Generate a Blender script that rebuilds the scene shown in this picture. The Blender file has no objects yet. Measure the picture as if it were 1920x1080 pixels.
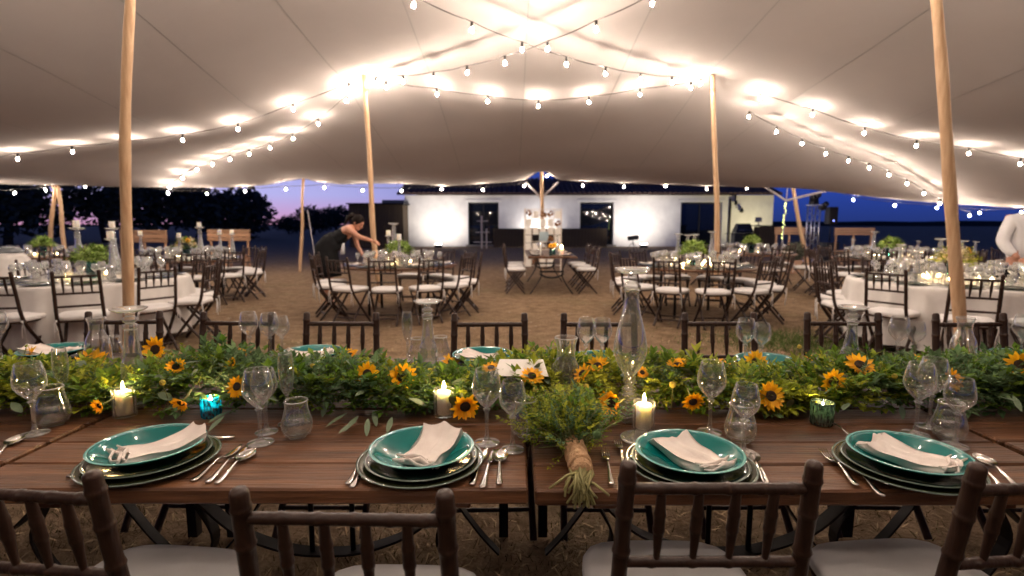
import bpy, bmesh, math, random
import numpy as np
from mathutils import Vector, Matrix, Euler
from math import sin, cos, pi, radians, sqrt, atan2, exp
R = random.Random(11)
scn = bpy.context.scene
C = scn.collection

# ---------------------------------------------------------------- camera
CAMH = 1.37
PITCH = math.atan(0.12)
cd = bpy.data.cameras.new('camera'); cam = bpy.data.objects.new('camera', cd); C.objects.link(cam)
cam.location = (0, 0, CAMH); cam.rotation_euler = (pi/2 - PITCH, 0, 0)
cd.sensor_width = 36; cd.lens = 18.75; cd.clip_start = 0.05; cd.clip_end = 3000
cd.dof.use_dof = True; cd.dof.focus_distance = 1.55; cd.dof.aperture_fstop = 2.8
scn.camera = cam
# ---------------------------------------------------------------- sky (just after sunset) and exposure
world = bpy.data.worlds.new('World'); scn.world = world; world.use_nodes = True
def setup_world():
    nt = world.node_tree; N = nt.nodes; L = nt.links
    bg = N['Background']
    tc = N.new('ShaderNodeTexCoord'); nrm = N.new('ShaderNodeVectorMath'); nrm.operation = 'NORMALIZE'
    L.new(tc.outputs['Generated'], nrm.inputs[0])
    sep = N.new('ShaderNodeSeparateXYZ'); L.new(nrm.outputs[0], sep.inputs[0])
    dot = N.new('ShaderNodeVectorMath'); dot.operation = 'DOT_PRODUCT'
    L.new(nrm.outputs[0], dot.inputs[0]); dot.inputs[1].default_value = Vector((-0.62, 0.78, 0)).normalized()
    mr = N.new('ShaderNodeMapRange'); mr.interpolation_type = 'SMOOTHSTEP'
    mr.inputs[1].default_value = 0.72; mr.inputs[2].default_value = 1.0
    L.new(dot.outputs['Value'], mr.inputs[0])
    def ramp(stops):
        r = N.new('ShaderNodeValToRGB'); e = r.color_ramp.elements
        while len(e) < len(stops): e.new(0.5)
        for i, (p, c) in enumerate(stops): e[i].position = p; e[i].color = (*c, 1)
        L.new(sep.outputs['Z'], r.inputs[0]); return r
    away = ramp([(0.0, (.018, .036, .18)), (0.05, (.022, .055, .33)), (0.3, (.016, .042, .22)), (1.0, (.012, .03, .12))])
    glow = ramp([(0.0, (.62, .30, .48)), (0.02, (.60, .38, .68)), (0.05, (.50, .48, .88)), (0.16, (.36, .42, .90)), (0.5, (.03, .07, .26)), (1.0, (.010, .025, .10))])
    mx = N.new('ShaderNodeMix'); mx.data_type = 'RGBA'
    L.new(mr.outputs[0], mx.inputs[0]); L.new(away.outputs[0], mx.inputs[6]); L.new(glow.outputs[0], mx.inputs[7])
    L.new(mx.outputs[2], bg.inputs[0]); bg.inputs[1].default_value = 1.0
setup_world()
scn.view_settings.view_transform = 'Standard'; scn.view_settings.look = 'None'
scn.view_settings.exposure = 0.0; scn.view_settings.gamma = 1.0
BULB = 2750.0     # radiance of a string-light filament
FLAME = 800.0
cy = scn.cycles
cy.use_denoising = True; cy.denoiser = 'OPENIMAGEDENOISE'; cy.denoising_input_passes = 'RGB_ALBEDO_NORMAL'
cy.max_bounces = 14; cy.transparent_max_bounces = 40; cy.transmission_bounces = 12; cy.glossy_bounces = 5; cy.diffuse_bounces = 4
cy.sample_clamp_indirect = 24.0; cy.blur_glossy = 0.3; cy.caustics_refractive = True; cy.caustics_reflective = False
cy.use_light_tree = True

# ---------------------------------------------------------------- pixel -> place helpers (photo pixels, 1920 x 1080)
CAMP = Vector((0, 0, CAMH)); UPV = Vector((0, sin(PITCH), cos(PITCH))); FWD = Vector((0, cos(PITCH), -sin(PITCH)))
def ray(px, py): return Vector((1, 0, 0))*((px-960)/1000) + UPV*((540-py)/1000) + FWD
def at(px, py, Y):
    d = ray(px, py); return CAMP + d*(Y/d.y)
def on(px, py, z):
    d = ray(px, py); return CAMP + d*((z-CAMH)/d.z)

# ---------------------------------------------------------------- mesh building
class MB:
    def __init__(s): s.v = []; s.f = []; s.mi = []; s.cur = 0
    def add(s, vs, fs, M=None):
        b = len(s.v)
        if M is not None: vs = [M @ Vector(p) for p in vs]
        s.v.extend([tuple(p) for p in vs]); s.f.extend([tuple(i+b for i in f) for f in fs]); s.mi.extend([s.cur]*len(fs)); return s
    def lathe(s, prof, seg=24, M=None, cap0=False, cap1=False, closed=False):
        vs = []; fs = []; n = len(prof)
        for (r, z) in prof:
            for k in range(seg):
                a = 2*pi*k/seg; vs.append((r*cos(a), r*sin(a), z))
        rows = n if closed else n-1
        for i in range(rows):
            j = (i+1) % n
            for k in range(seg):
                k2 = (k+1) % seg; fs.append((i*seg+k, i*seg+k2, j*seg+k2, j*seg+k))
        if cap0: fs.append(tuple(reversed(range(seg))))
        if cap1: fs.append(tuple(range((n-1)*seg, n*seg)))
        return s.add(vs, fs, M)
    def tube(s, pts, rad, seg=8, M=None, caps=True, flat=None):
        pts = [Vector(p) for p in pts]; n = len(pts)
        if not hasattr(rad, '__len__'): rad = [rad]*n
        t0 = (pts[1]-pts[0]).normalized()
        up = Vector((0, 0, 1)) if abs(t0.z) < .9 else Vector((0, 1, 0))
        nx = (up - t0*up.dot(t0)).normalized(); vs = []; fs = []
        for i, p in enumerate(pts):
            t = (pts[min(i+1, n-1)]-pts[max(i-1, 0)]).normalized()
            nx = (nx - t*nx.dot(t)).normalized(); ny = t.cross(nx)
            for k in range(seg):
                a = 2*pi*(k+.5)/seg; rx = rad[i]; ry = rad[i]*(flat or 1)
                vs.append(p + nx*(cos(a)*rx) + ny*(sin(a)*ry))
        for i in range(n-1):
            for k in range(seg):
                k2 = (k+1) % seg; fs.append((i*seg+k, i*seg+k2, (i+1)*seg+k2, (i+1)*seg+k))
        if caps: fs.append(tuple(reversed(range(seg)))); fs.append(tuple(range((n-1)*seg, n*seg)))
        return s.add(vs, fs, M)
    def box(s, c, d, M=None, ch=0.0):
        x, y, z = d[0]/2, d[1]/2, d[2]/2; cx, cyy, cz = c
        if ch <= 0:
            vs = [(cx+a*x, cyy+b*y, cz+e*z) for e in (-1, 1) for b in (-1, 1) for a in (-1, 1)]
            fs = [(0, 2, 3, 1), (4, 5, 7, 6), (0, 1, 5, 4), (2, 6, 7, 3), (0, 4, 6, 2), (1, 3, 7, 5)]
            return s.add(vs, fs, M)
        bm = bmesh.new(); bmesh.ops.create_cube(bm, size=1.0)
        for v in bm.verts: v.co = Vector((cx+v.co.x*2*x, cyy+v.co.y*2*y, cz+v.co.z*2*z))
        bmesh.ops.bevel(bm, geom=bm.edges[:], offset=ch, segments=1, affect='EDGES')
        bm.verts.index_update()
        s.add([v.co.copy() for v in bm.verts], [[v.index for v in f.verts] for f in bm.faces], M); bm.free(); return s
    def ball(s, c, r, seg=10, rings=7, M=None, sc=(1, 1, 1)):
        prof = [(max(1e-4, r*sin(pi*i/rings)), -r*cos(pi*i/rings)) for i in range(rings+1)]
        T = Matrix.Translation(c) @ Matrix.Diagonal((*sc, 1))
        return s.lathe(prof, seg, (M @ T) if M is not None else T)
    def mesh(s, name, mats=None, smooth=True):
        me = bpy.data.meshes.new(name); me.from_pydata(s.v, [], s.f)
        if mats is not None:
            for m in (mats if isinstance(mats, (list, tuple)) else [mats]): me.materials.append(m)
        if any(s.mi): me.polygons.foreach_set('material_index', s.mi)
        me.polygons.foreach_set('use_smooth', [smooth]*len(s.f)); me.update()
        return me
def flat(me, ang=35):
    try: me.set_sharp_from_angle(angle=radians(ang))
    except Exception: pass
    return me
def link(name, data, parent=None, M=None):
    o = bpy.data.objects.new(name, data); C.objects.link(o)
    if parent is not None: o.parent = parent
    if M is not None: o.matrix_local = M
    return o
def tag(o, label, cat, group=None, kind=None):
    o['label'] = label; o['category'] = cat
    if group: o['group'] = group
    if kind: o['kind'] = kind
    return o
def struct(name, me):
    o = link(name, me); o['kind'] = 'structure'; return o
def thing(name, label, cat, loc=(0, 0, 0), rz=0, group=None):
    o = link(name, None); o.location = loc; o.rotation_euler = (0, 0, rz); o.empty_display_size = .05
    return tag(o, label, cat, group)
# a kit is a list of (part name, mesh, local matrix or None, [sub-parts])
def put(kit, name, label, cat, loc, rz=0, group=None, sc=1.0, rot=None):
    if len(kit) == 1 and kit[0][0] is None:
        o = link(name, kit[0][1])
        for k in kit[0][3]: _part(k, o)
    else:
        o = link(name, None); o.empty_display_size = .05
        for k in kit: _part(k, o)
    o.location = loc; o.rotation_euler = rot if rot else (0, 0, rz); o.scale = (sc, sc, sc)
    return tag(o, label, cat, group)
def _part(k, parent):
    o = link(k[0], k[1], parent, k[2])
    if len(k) > 4: o['kind'] = k[4]
    for c in k[3]: _part(c, o)
def one(me, subs=()): return [(None, me, None, list(subs))]

# ---------------------------------------------------------------- materials
def M_(name, col, rough=.5, metal=0, spec=.5, var=None, scale=8, bump=0, bscale=60, stretch=(1, 1, 1), coat=0, sss=0, trans=0, island=False, detail=4, objrand=False, sheen=0, leafy=0, worn=None):
    m = bpy.data.materials.new(name); m.use_nodes = True
    nt = m.node_tree; N = nt.nodes; L = nt.links; b = N['Principled BSDF']
    b.inputs['Base Color'].default_value = (*col, 1); b.inputs['Roughness'].default_value = rough; b.inputs['Metallic'].default_value = metal
    b.inputs['Specular IOR Level'].default_value = spec; b.inputs['Coat Weight'].default_value = coat; b.inputs['Coat Roughness'].default_value = .08
    if sss: b.inputs['Subsurface Weight'].default_value = sss; b.inputs['Subsurface Radius'].default_value = (.030, .026, .020); b.inputs['Subsurface Scale'].default_value = 1.0
    if trans: b.inputs['Transmission Weight'].default_value = trans
    if sheen: b.inputs['Sheen Weight'].default_value = sheen
    if var or bump:
        tc = N.new('ShaderNodeTexCoord'); mp = N.new('ShaderNodeMapping'); mp.inputs['Scale'].default_value = stretch
        src = tc.outputs['Object']
        if objrand:
            oi = N.new('ShaderNodeObjectInfo'); ad = N.new('ShaderNodeVectorMath'); ad.operation = 'MULTIPLY_ADD'
            cb = N.new('ShaderNodeCombineXYZ')
            for i in range(3): L.new(oi.outputs['Random'], cb.inputs[i])
            L.new(cb.outputs[0], ad.inputs[0]); ad.inputs[1].default_value = (37, 91, 53); L.new(src, ad.inputs[2]); src = ad.outputs[0]
        L.new(src, mp.inputs[0])
    if var:
        no = N.new('ShaderNodeTexNoise'); no.inputs['Scale'].default_value = scale; no.inputs['Detail'].default_value = detail; no.inputs['Roughness'].default_value = .6
        L.new(mp.outputs[0], no.inputs['Vector'])
        mr = N.new('ShaderNodeMapRange'); mr.inputs[1].default_value = .32; mr.inputs[2].default_value = .68; L.new(no.outputs[0], mr.inputs[0])
        mx = N.new('ShaderNodeMix'); mx.data_type = 'RGBA'; mx.inputs[6].default_value = (*col, 1); mx.inputs[7].default_value = (*var, 1)
        L.new(mr.outputs[0], mx.inputs[0]); out = mx.outputs[2]
        if island:
            g = N.new('ShaderNodeNewGeometry'); hs = N.new('ShaderNodeHueSaturation'); m2 = N.new('ShaderNodeMapRange')
            m2.inputs[3].default_value = .55; m2.inputs[4].default_value = 1.5; L.new(g.outputs['Random Per Island'], m2.inputs[0])
            L.new(m2.outputs[0], hs.inputs['Value']); L.new(out, hs.inputs['Color']); out = hs.outputs[0]
        if objrand:
            hs = N.new('ShaderNodeHueSaturation'); m2 = N.new('ShaderNodeMapRange'); m2.inputs[3].default_value = .75; m2.inputs[4].default_value = 1.25
            L.new(oi.outputs['Random'], m2.inputs[0]); L.new(m2.outputs[0], hs.inputs['Value']); L.new(out, hs.inputs['Color']); out = hs.outputs[0]
        if worn:      # rubbed paler on the convex edges
            g = N.new('ShaderNodeNewGeometry'); m2 = N.new('ShaderNodeMapRange'); m2.inputs[1].default_value = .515; m2.inputs[2].default_value = .60; m2.inputs[4].default_value = .45; L.new(g.outputs['Pointiness'], m2.inputs[0])
            mw = N.new('ShaderNodeMix'); mw.data_type = 'RGBA'; L.new(m2.outputs[0], mw.inputs[0]); L.new(out, mw.inputs[6]); mw.inputs[7].default_value = (*worn, 1); out = mw.outputs[2]
        L.new(out, b.inputs['Base Color'])
    if bump:
        n2 = N.new('ShaderNodeTexNoise'); n2.inputs['Scale'].default_value = bscale; n2.inputs['Detail'].default_value = 5; L.new(mp.outputs[0], n2.inputs['Vector'])
        bp = N.new('ShaderNodeBump'); bp.inputs['Strength'].default_value = bump; bp.inputs['Distance'].default_value = .01
        L.new(n2.outputs[0], bp.inputs['Height']); L.new(bp.outputs[0], b.inputs['Normal'])
    if leafy:     # thin living tissue lets some light through
        tl = N.new('ShaderNodeBsdfTranslucent'); L.new(out, tl.inputs[0]); ms = N.new('ShaderNodeMixShader'); ms.inputs[0].default_value = leafy
        L.new(b.outputs[0], ms.inputs[1]); L.new(tl.outputs[0], ms.inputs[2]); L.new(ms.outputs[0], N['Material Output'].inputs[0])
    return m
def M_emit(name, col, st):
    m = bpy.data.materials.new(name); m.use_nodes = True; N = m.node_tree.nodes; L = m.node_tree.links
    N.remove(N['Principled BSDF']); e = N.new('ShaderNodeEmission'); e.inputs[0].default_value = (*col, 1); e.inputs[1].default_value = st
    L.new(e.outputs[0], N['Material Output'].inputs[0]); return m
def M_thin(name, tint=(.96, .97, .97), ior=1.5, rough=.0, mixk=1.0, glow_veil=0, limb=.35):
    # thin blown glass: straight-through transmission plus a mirror reflection that grows towards grazing angles
    m = bpy.data.materials.new(name); m.use_nodes = True; N = m.node_tree.nodes; L = m.node_tree.links
    N.remove(N['Principled BSDF']); t = N.new('ShaderNodeBsdfTransparent'); t.inputs[0].default_value = (*tint, 1)
    g = N.new('ShaderNodeBsdfGlossy'); g.inputs['Roughness'].default_value = rough; g.inputs[0].default_value = (1, 1, 1, 1)
    # Schlick reflectance from the facing angle (same from both sides of the thin wall)
    f = N.new('ShaderNodeLayerWeight'); f.inputs['Blend'].default_value = .5
    pw = N.new('ShaderNodeMath'); pw.operation = 'POWER'; pw.inputs[1].default_value = 2.6; L.new(f.outputs['Facing'], pw.inputs[0])
    mt = N.new('ShaderNodeMath'); mt.operation = 'MULTIPLY_ADD'; mt.use_clamp = True; mt.inputs[1].default_value = .62*mixk; mt.inputs[2].default_value = .075*mixk; L.new(pw.outputs[0], mt.inputs[0])
    mx = N.new('ShaderNodeMixShader'); L.new(mt.outputs[0], mx.inputs[0]); L.new(t.outputs[0], mx.inputs[1]); L.new(g.outputs[0], mx.inputs[2])
    if glow_veil:      # white veil, stronger at the rims, painted in for bright glass highlights
        df = N.new('ShaderNodeBsdfTranslucent'); df.inputs[0].default_value = (.9, .9, .9, 1); d2 = N.new('ShaderNodeBsdfDiffuse'); d2.inputs[0].default_value = (.9, .9, .9, 1)
        md = N.new('ShaderNodeMixShader'); L.new(df.outputs[0], md.inputs[1]); L.new(d2.outputs[0], md.inputs[2]); m2 = N.new('ShaderNodeMixShader')
        p3 = N.new('ShaderNodeMath'); p3.operation = 'POWER'; p3.inputs[1].default_value = 4.0; L.new(f.outputs['Facing'], p3.inputs[0])
        q3 = N.new('ShaderNodeMath'); q3.operation = 'MULTIPLY_ADD'; q3.use_clamp = True; q3.inputs[1].default_value = limb; q3.inputs[2].default_value = glow_veil; L.new(p3.outputs[0], q3.inputs[0]); L.new(q3.outputs[0], m2.inputs[0])
        L.new(mx.outputs[0], m2.inputs[1]); L.new(md.outputs[0], m2.inputs[2]); mx = m2
    L.new(mx.outputs[0], N['Material Output'].inputs[0]); return m
def M_glass(name, tint=(1, 1, 1), ior=1.45, thinmix=0):
    m = bpy.data.materials.new(name); m.use_nodes = True; N = m.node_tree.nodes; L = m.node_tree.links
    N.remove(N['Principled BSDF']); g = N.new('ShaderNodeBsdfGlass'); g.inputs[0].default_value = (*tint, 1); g.inputs['IOR'].default_value = ior; g.inputs['Roughness'].default_value = 0
    if thinmix:   # cast glass with a bright polished skin
        t = N.new('ShaderNodeBsdfTransparent'); t.inputs[0].default_value = (.97, .975, .975, 1); gl = N.new('ShaderNodeBsdfGlossy'); gl.inputs['Roughness'].default_value = .04
        lw = N.new('ShaderNodeLayerWeight'); lw.inputs['Blend'].default_value = .5; mt = N.new('ShaderNodeMath'); mt.operation = 'MULTIPLY_ADD'; mt.inputs[1].default_value = .75; mt.inputs[2].default_value = .16; L.new(lw.outputs['Facing'], mt.inputs[0])
        m1 = N.new('ShaderNodeMixShader'); L.new(mt.outputs[0], m1.inputs[0]); L.new(t.outputs[0], m1.inputs[1]); L.new(gl.outputs[0], m1.inputs[2])
        m2 = N.new('ShaderNodeMixShader'); m2.inputs[0].default_value = thinmix; L.new(g.outputs[0], m2.inputs[1]); L.new(m1.outputs[0], m2.inputs[2]); L.new(m2.outputs[0], N['Material Output'].inputs[0]); return m
    L.new(g.outputs[0], N['Material Output'].inputs[0]); return m
mat = dict(
    plank=M_('table wood', (.050, .020, .009), .45, spec=.3, var=(.165, .072, .033), scale=4.5, stretch=(.55, 9, 9), bump=.4, bscale=16, objrand=True, detail=8),
    chair=M_('dark chair wood', (.010, .004, .003), .38, spec=.3, var=(.028, .0115, .0075), scale=16, bump=.25, bscale=30, stretch=(3, 3, .5), detail=7, worn=(.085, .045, .03)),
    iron=M_('dark iron', (.018, .014, .013), .5, metal=.6),
    cushion=M_('white cushion fabric', (.80, .77, .76), .9, var=(.74, .71, .70), scale=14, bump=.12, bscale=300),
    napkin=M_('beige linen', (.66, .57, .52), .95, var=(.73, .65, .60), scale=25, bump=.2, bscale=500),
    cloth=M_('white tablecloth', (.72, .68, .65), .9, var=(.64, .60, .57), scale=6, bump=.1, bscale=200),
    turq=M_('turquoise glaze', (.002, .115, .11), .06, coat=.3, var=(.004, .15, .14), scale=9),
    green_plate=M_('dark green glaze', (.008, .02, .016), .12, coat=.2, var=(.012, .028, .02), scale=9),
    olive_plate=M_('olive green glaze', (.018, .022, .009), .12, coat=.2, var=(.028, .032, .014), scale=9),
    rim=M_('glazed rim', (.10, .13, .11), .15, coat=.5),
    teal_rim=M_('turquoise rim', (.12, .34, .32), .15, coat=.5),
    silver=M_('cutlery steel', (.72, .68, .64), .13, metal=1),
    thin=M_thin('thin clear glass', rough=.03, mixk=1.4, glow_veil=.006, limb=.42),
    thin_far=M_thin('thin clear glass of the back tables', rough=.05, mixk=2.8, glow_veil=.09, limb=.55),  # whitened to stand in for the sparkle of crowded glassware
    blown=M_thin('blown clear glass', (.97, .975, .975), rough=.03, mixk=1.7, glow_veil=.015, limb=.5),
    solid=M_thin('polished cast glass', (.95, .96, .96), rough=.04, mixk=2.6, glow_veil=.03, limb=.6),
    water=M_thin('water', (.90, .92, .91), rough=.01, mixk=2.2, glow_veil=.012, limb=.25),
    turf=M_('shade-darkened dry turf', (.055, .042, .018), .95, spec=.1, var=(.10, .085, .032), scale=2.5, island=True),  # dry grass toned dark to stand in for the table's shade
    teal_glass=M_thin('teal glass', (.35, .62, .62)),
    wax=M_('candle wax', (.92, .89, .84), .5, sss=1),
    wick=M_('burnt wick', (.01, .008, .006), .9),
    flame=M_emit('flame', (1, .66, .26), FLAME),
    bulb=M_emit('lit filament', (1, .84, .705), BULB),
    bulb_glass=M_thin('frosted bulb glass', (.97, .97, .96), rough=.1, mixk=.8, glow_veil=.10),
    fairy=M_emit('fairy light', (.85, 1, .25), 9),
    socket=M_('black socket', (.015, .014, .014), .5),
    cable=M_('grey cable', (.07, .06, .055), .6),
    pole=M_('peeled eucalyptus pole', (.44, .26, .14), .65, var=(.60, .40, .24), scale=6, stretch=(6, 6, .5), bump=.35, bscale=12),
    tent=None,
    seam=M_('tent seam', (.36, .33, .31), .9),
    strap=M_('pale webbing strap', (.5, .45, .46), .8),
    leaf_a=M_('deep green leaves', (.06, .135, .013), .6, spec=.2, var=(.17, .25, .03), scale=6, island=True, leafy=.4),
    leaf_b=M_('yellow green leaves', (.20, .25, .018), .6, spec=.2, var=(.36, .37, .04), scale=6, island=True, leafy=.4),
    leaf_c=M_('blue green leaves', (.07, .145, .05), .6, spec=.2, var=(.15, .22, .10), scale=6, island=True, leafy=.4),
    lawn=M_('short lawn', (.05, .09, .012), .8, var=(.09, .13, .02), scale=9, island=True),
    leaf_e=M_('eucalyptus leaves', (.11, .15, .085), .6, spec=.3, var=(.17, .21, .14), scale=10),
    cut_stem=M_('cut olive stems', (.20, .18, .06), .6, var=(.28, .25, .10), scale=20),
    stem=M_('green stems', (.10, .12, .03), .6, var=(.20, .19, .06), scale=20, island=True),
    petal=M_('sunflower petal', (.93, .44, .006), .55, var=(.96, .56, .014), scale=30, objrand=True, leafy=.4),
    disc=M_('sunflower disc', (.018, .009, .005), .95, var=(.05, .024, .008), scale=300, bump=.8, bscale=400),
    billy=M_('yellow button flower', (.55, .42, .05), .9, var=(.42, .34, .06), scale=200, bump=.9, bscale=300),
    hydr=M_('pale green petals', (.22, .36, .06), .7, var=(.36, .46, .14), scale=30, island=True),
    pale_flower=M_('cream petals', (.62, .50, .30), .8, var=(.7, .62, .42), scale=30, island=True),
    burlap=M_('burlap', (.40, .22, .11), .95, var=(.50, .31, .17), scale=60, bump=.7, bscale=160),
    pebble=M_('pale pebbles', (.22, .16, .11), .95, var=(.36, .29, .21), scale=3, island=True),
    card=M_('white card', (.85, .80, .74), .8),
    blue_merc=None,
    skin=M_('skin', (.50, .24, .16), .5, sss=.15),
    dark_cloth=M_('black cloth', (.007, .007, .008), .9, spec=.2, var=(.011, .011, .013), scale=12),
    hair=M_('dark hair', (.010, .006, .005), .7, spec=.1),
    shirt=M_('white shirt', (.74, .72, .74), .9, var=(.66, .64, .66), scale=5, bump=.3, bscale=9),
    wall=M_('whitewashed wall', (.80, .785, .77), .9, var=(.64, .62, .62), scale=1.2, bump=.35, bscale=9),
    tile=M_('clay roof tiles', (.08, .05, .042), .9, var=(.13, .075, .06), scale=3, bump=.3, bscale=10),
    brown_panel=M_('dark brown boarding', (.055, .036, .018), .8, var=(.085, .055, .028), scale=4, stretch=(4, 4, .4), bump=.2, bscale=20),
    black=M_('black paint', (.012, .012, .013), .45),
    alu=M_('aluminium truss', (.55, .55, .58), .3, metal=.9),
    darkpane=None,
    pale_wood=M_('pale planks', (.36, .20, .11), .7, var=(.46, .27, .16), scale=5, stretch=(.6, 6, 6), objrand=True),
    rack=M_('white painted frame', (.72, .62, .52), .7),
    brown_flower=M_('dried brown flowers', (.20, .085, .035), .9, var=(.3, .14, .06), scale=20, island=True),
    terracotta=M_('terracotta', (.42, .25, .17), .85),
    shrub=M_('grey green shrub', (.07, .08, .055), .8, var=(.11, .11, .075), scale=8, island=True),
    treeleaf=M_('olive tree leaves', (.035, .045, .028), .8, var=(.055, .065, .04), scale=2, island=True),
    bark=M_('bark', (.045, .035, .028), .9, bump=.5, bscale=14),
    screen=M_('blank grey screen', (.3, .3, .32), .5),
    straw=M_('dry straw', (.24, .16, .085), .9, var=(.40, .29, .16), scale=3, island=True),
)
def M_wax():
    m = mat['wax']; N = m.node_tree.nodes; L = m.node_tree.links; t = N.new('ShaderNodeBsdfTranslucent'); t.inputs[0].default_value = (.96, .90, .82, 1)
    x = N.new('ShaderNodeMixShader'); x.inputs[0].default_value = .5; L.new(N['Principled BSDF'].outputs[0], x.inputs[1]); L.new(t.outputs[0], x.inputs[2]); L.new(x.outputs[0], N['Material Output'].inputs[0])
M_wax()
def M_tent():
    m = bpy.data.materials.new('stretch tent fabric'); m.use_nodes = True; N = m.node_tree.nodes; L = m.node_tree.links
    N.remove(N['Principled BSDF']); d = N.new('ShaderNodeBsdfDiffuse'); t = N.new('ShaderNodeBsdfTranslucent')
    tc = N.new('ShaderNodeTexCoord'); no = N.new('ShaderNodeTexNoise'); no.inputs['Scale'].default_value = .9; no.inputs['Detail'].default_value = 9; no.inputs['Roughness'].default_value = .65
    L.new(tc.outputs['Object'], no.inputs['Vector']); mx = N.new('ShaderNodeMix'); mx.data_type = 'RGBA'
    mx.inputs[6].default_value = (.46, .415, .39, 1); mx.inputs[7].default_value = (.54, .49, .465, 1); L.new(no.outputs[0], mx.inputs[0])
    L.new(mx.outputs[2], d.inputs[0]); t.inputs[0].default_value = (.35, .30, .28, 1)
    n2 = N.new('ShaderNodeTexNoise'); n2.inputs['Scale'].default_value = 2.2; n2.inputs['Detail'].default_value = 8; L.new(tc.outputs['Object'], n2.inputs['Vector'])
    bp = N.new('ShaderNodeBump'); bp.inputs['Strength'].default_value = .25; bp.inputs['Distance'].default_value = .03; L.new(n2.outputs[0], bp.inputs['Height']); L.new(bp.outputs[0], d.inputs['Normal'])
    ms = N.new('ShaderNodeMixShader'); ms.inputs[0].default_value = .12; L.new(d.outputs[0], ms.inputs[1]); L.new(t.outputs[0], ms.inputs[2])
    L.new(ms.outputs[0], N['Material Output'].inputs[0]); return m
mat['tent'] = M_tent()
def M_pane():
    m = bpy.data.materials.new('dark window glass'); m.use_nodes = True; b = m.node_tree.nodes['Principled BSDF']
    b.inputs['Base Color'].default_value = (.006, .008, .014, 1); b.inputs['Roughness'].default_value = .02; b.inputs['IOR'].default_value = 1.6; return m
mat['darkpane'] = M_pane()
def M_merc(name, c1, c2, glow):
    # crackled coloured glass: let the candle inside shine through the coloured coat
    m = bpy.data.materials.new(name); m.use_nodes = True; N = m.node_tree.nodes; L = m.node_tree.links
    N.remove(N['Principled BSDF']); t = N.new('ShaderNodeBsdfTranslucent'); tr = N.new('ShaderNodeBsdfTransparent'); g = N.new('ShaderNodeBsdfGlossy')
    g.inputs['Roughness'].default_value = .12
    tc = N.new('ShaderNodeTexCoord'); mp = N.new('ShaderNodeMapping'); mp.inputs['Scale'].default_value = (1, 1, .35); L.new(tc.outputs['Object'], mp.inputs[0])
    no = N.new('ShaderNodeTexNoise'); no.inputs['Scale'].default_value = 160; L.new(mp.outputs[0], no.inputs['Vector'])
    mx = N.new('ShaderNodeMix'); mx.data_type = 'RGBA'; mx.inputs[6].default_value = (*c1, 1); mx.inputs[7].default_value = (*c2, 1)
    mr = N.new('ShaderNodeMapRange'); mr.inputs[1].default_value = .4; mr.inputs[2].default_value = .65; L.new(no.outputs[0], mr.inputs[0]); L.new(mr.outputs[0], mx.inputs[0])
    L.new(mx.outputs[2], t.inputs[0]); L.new(mx.outputs[2], tr.inputs[0])
    df = N.new('ShaderNodeBsdfDiffuse'); L.new(mx.outputs[2], df.inputs[0]); m0 = N.new('ShaderNodeMixShader'); m0.inputs[0].default_value = .35; L.new(t.outputs[0], m0.inputs[1]); L.new(df.outputs[0], m0.inputs[2])
    m1 = N.new('ShaderNodeMixShader'); m1.inputs[0].default_value = glow; L.new(m0.outputs[0], m1.inputs[1]); L.new(tr.outputs[0], m1.inputs[2])
    m2 = N.new('ShaderNodeMixShader'); m2.inputs[0].default_value = .14; L.new(m1.outputs[0], m2.inputs[1]); L.new(g.outputs[0], m2.inputs[2])
    bp = N.new('ShaderNodeBump'); bp.inputs['Strength'].default_value = .5; bp.inputs['Distance'].default_value = .002; L.new(no.outputs[0], bp.inputs['Height']); L.new(bp.outputs[0], g.inputs['Normal'])
    L.new(m2.outputs[0], N['Material Output'].inputs[0]); return m
mat['blue_merc'] = M_merc('blue crackled glass', (.0, .05, .10), (.0, .45, .75), .25)
mat['green_merc'] = M_merc('green crackled glass', (.02, .045, .038), (.11, .16, .13), .0)
mat['ground'] = None
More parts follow.
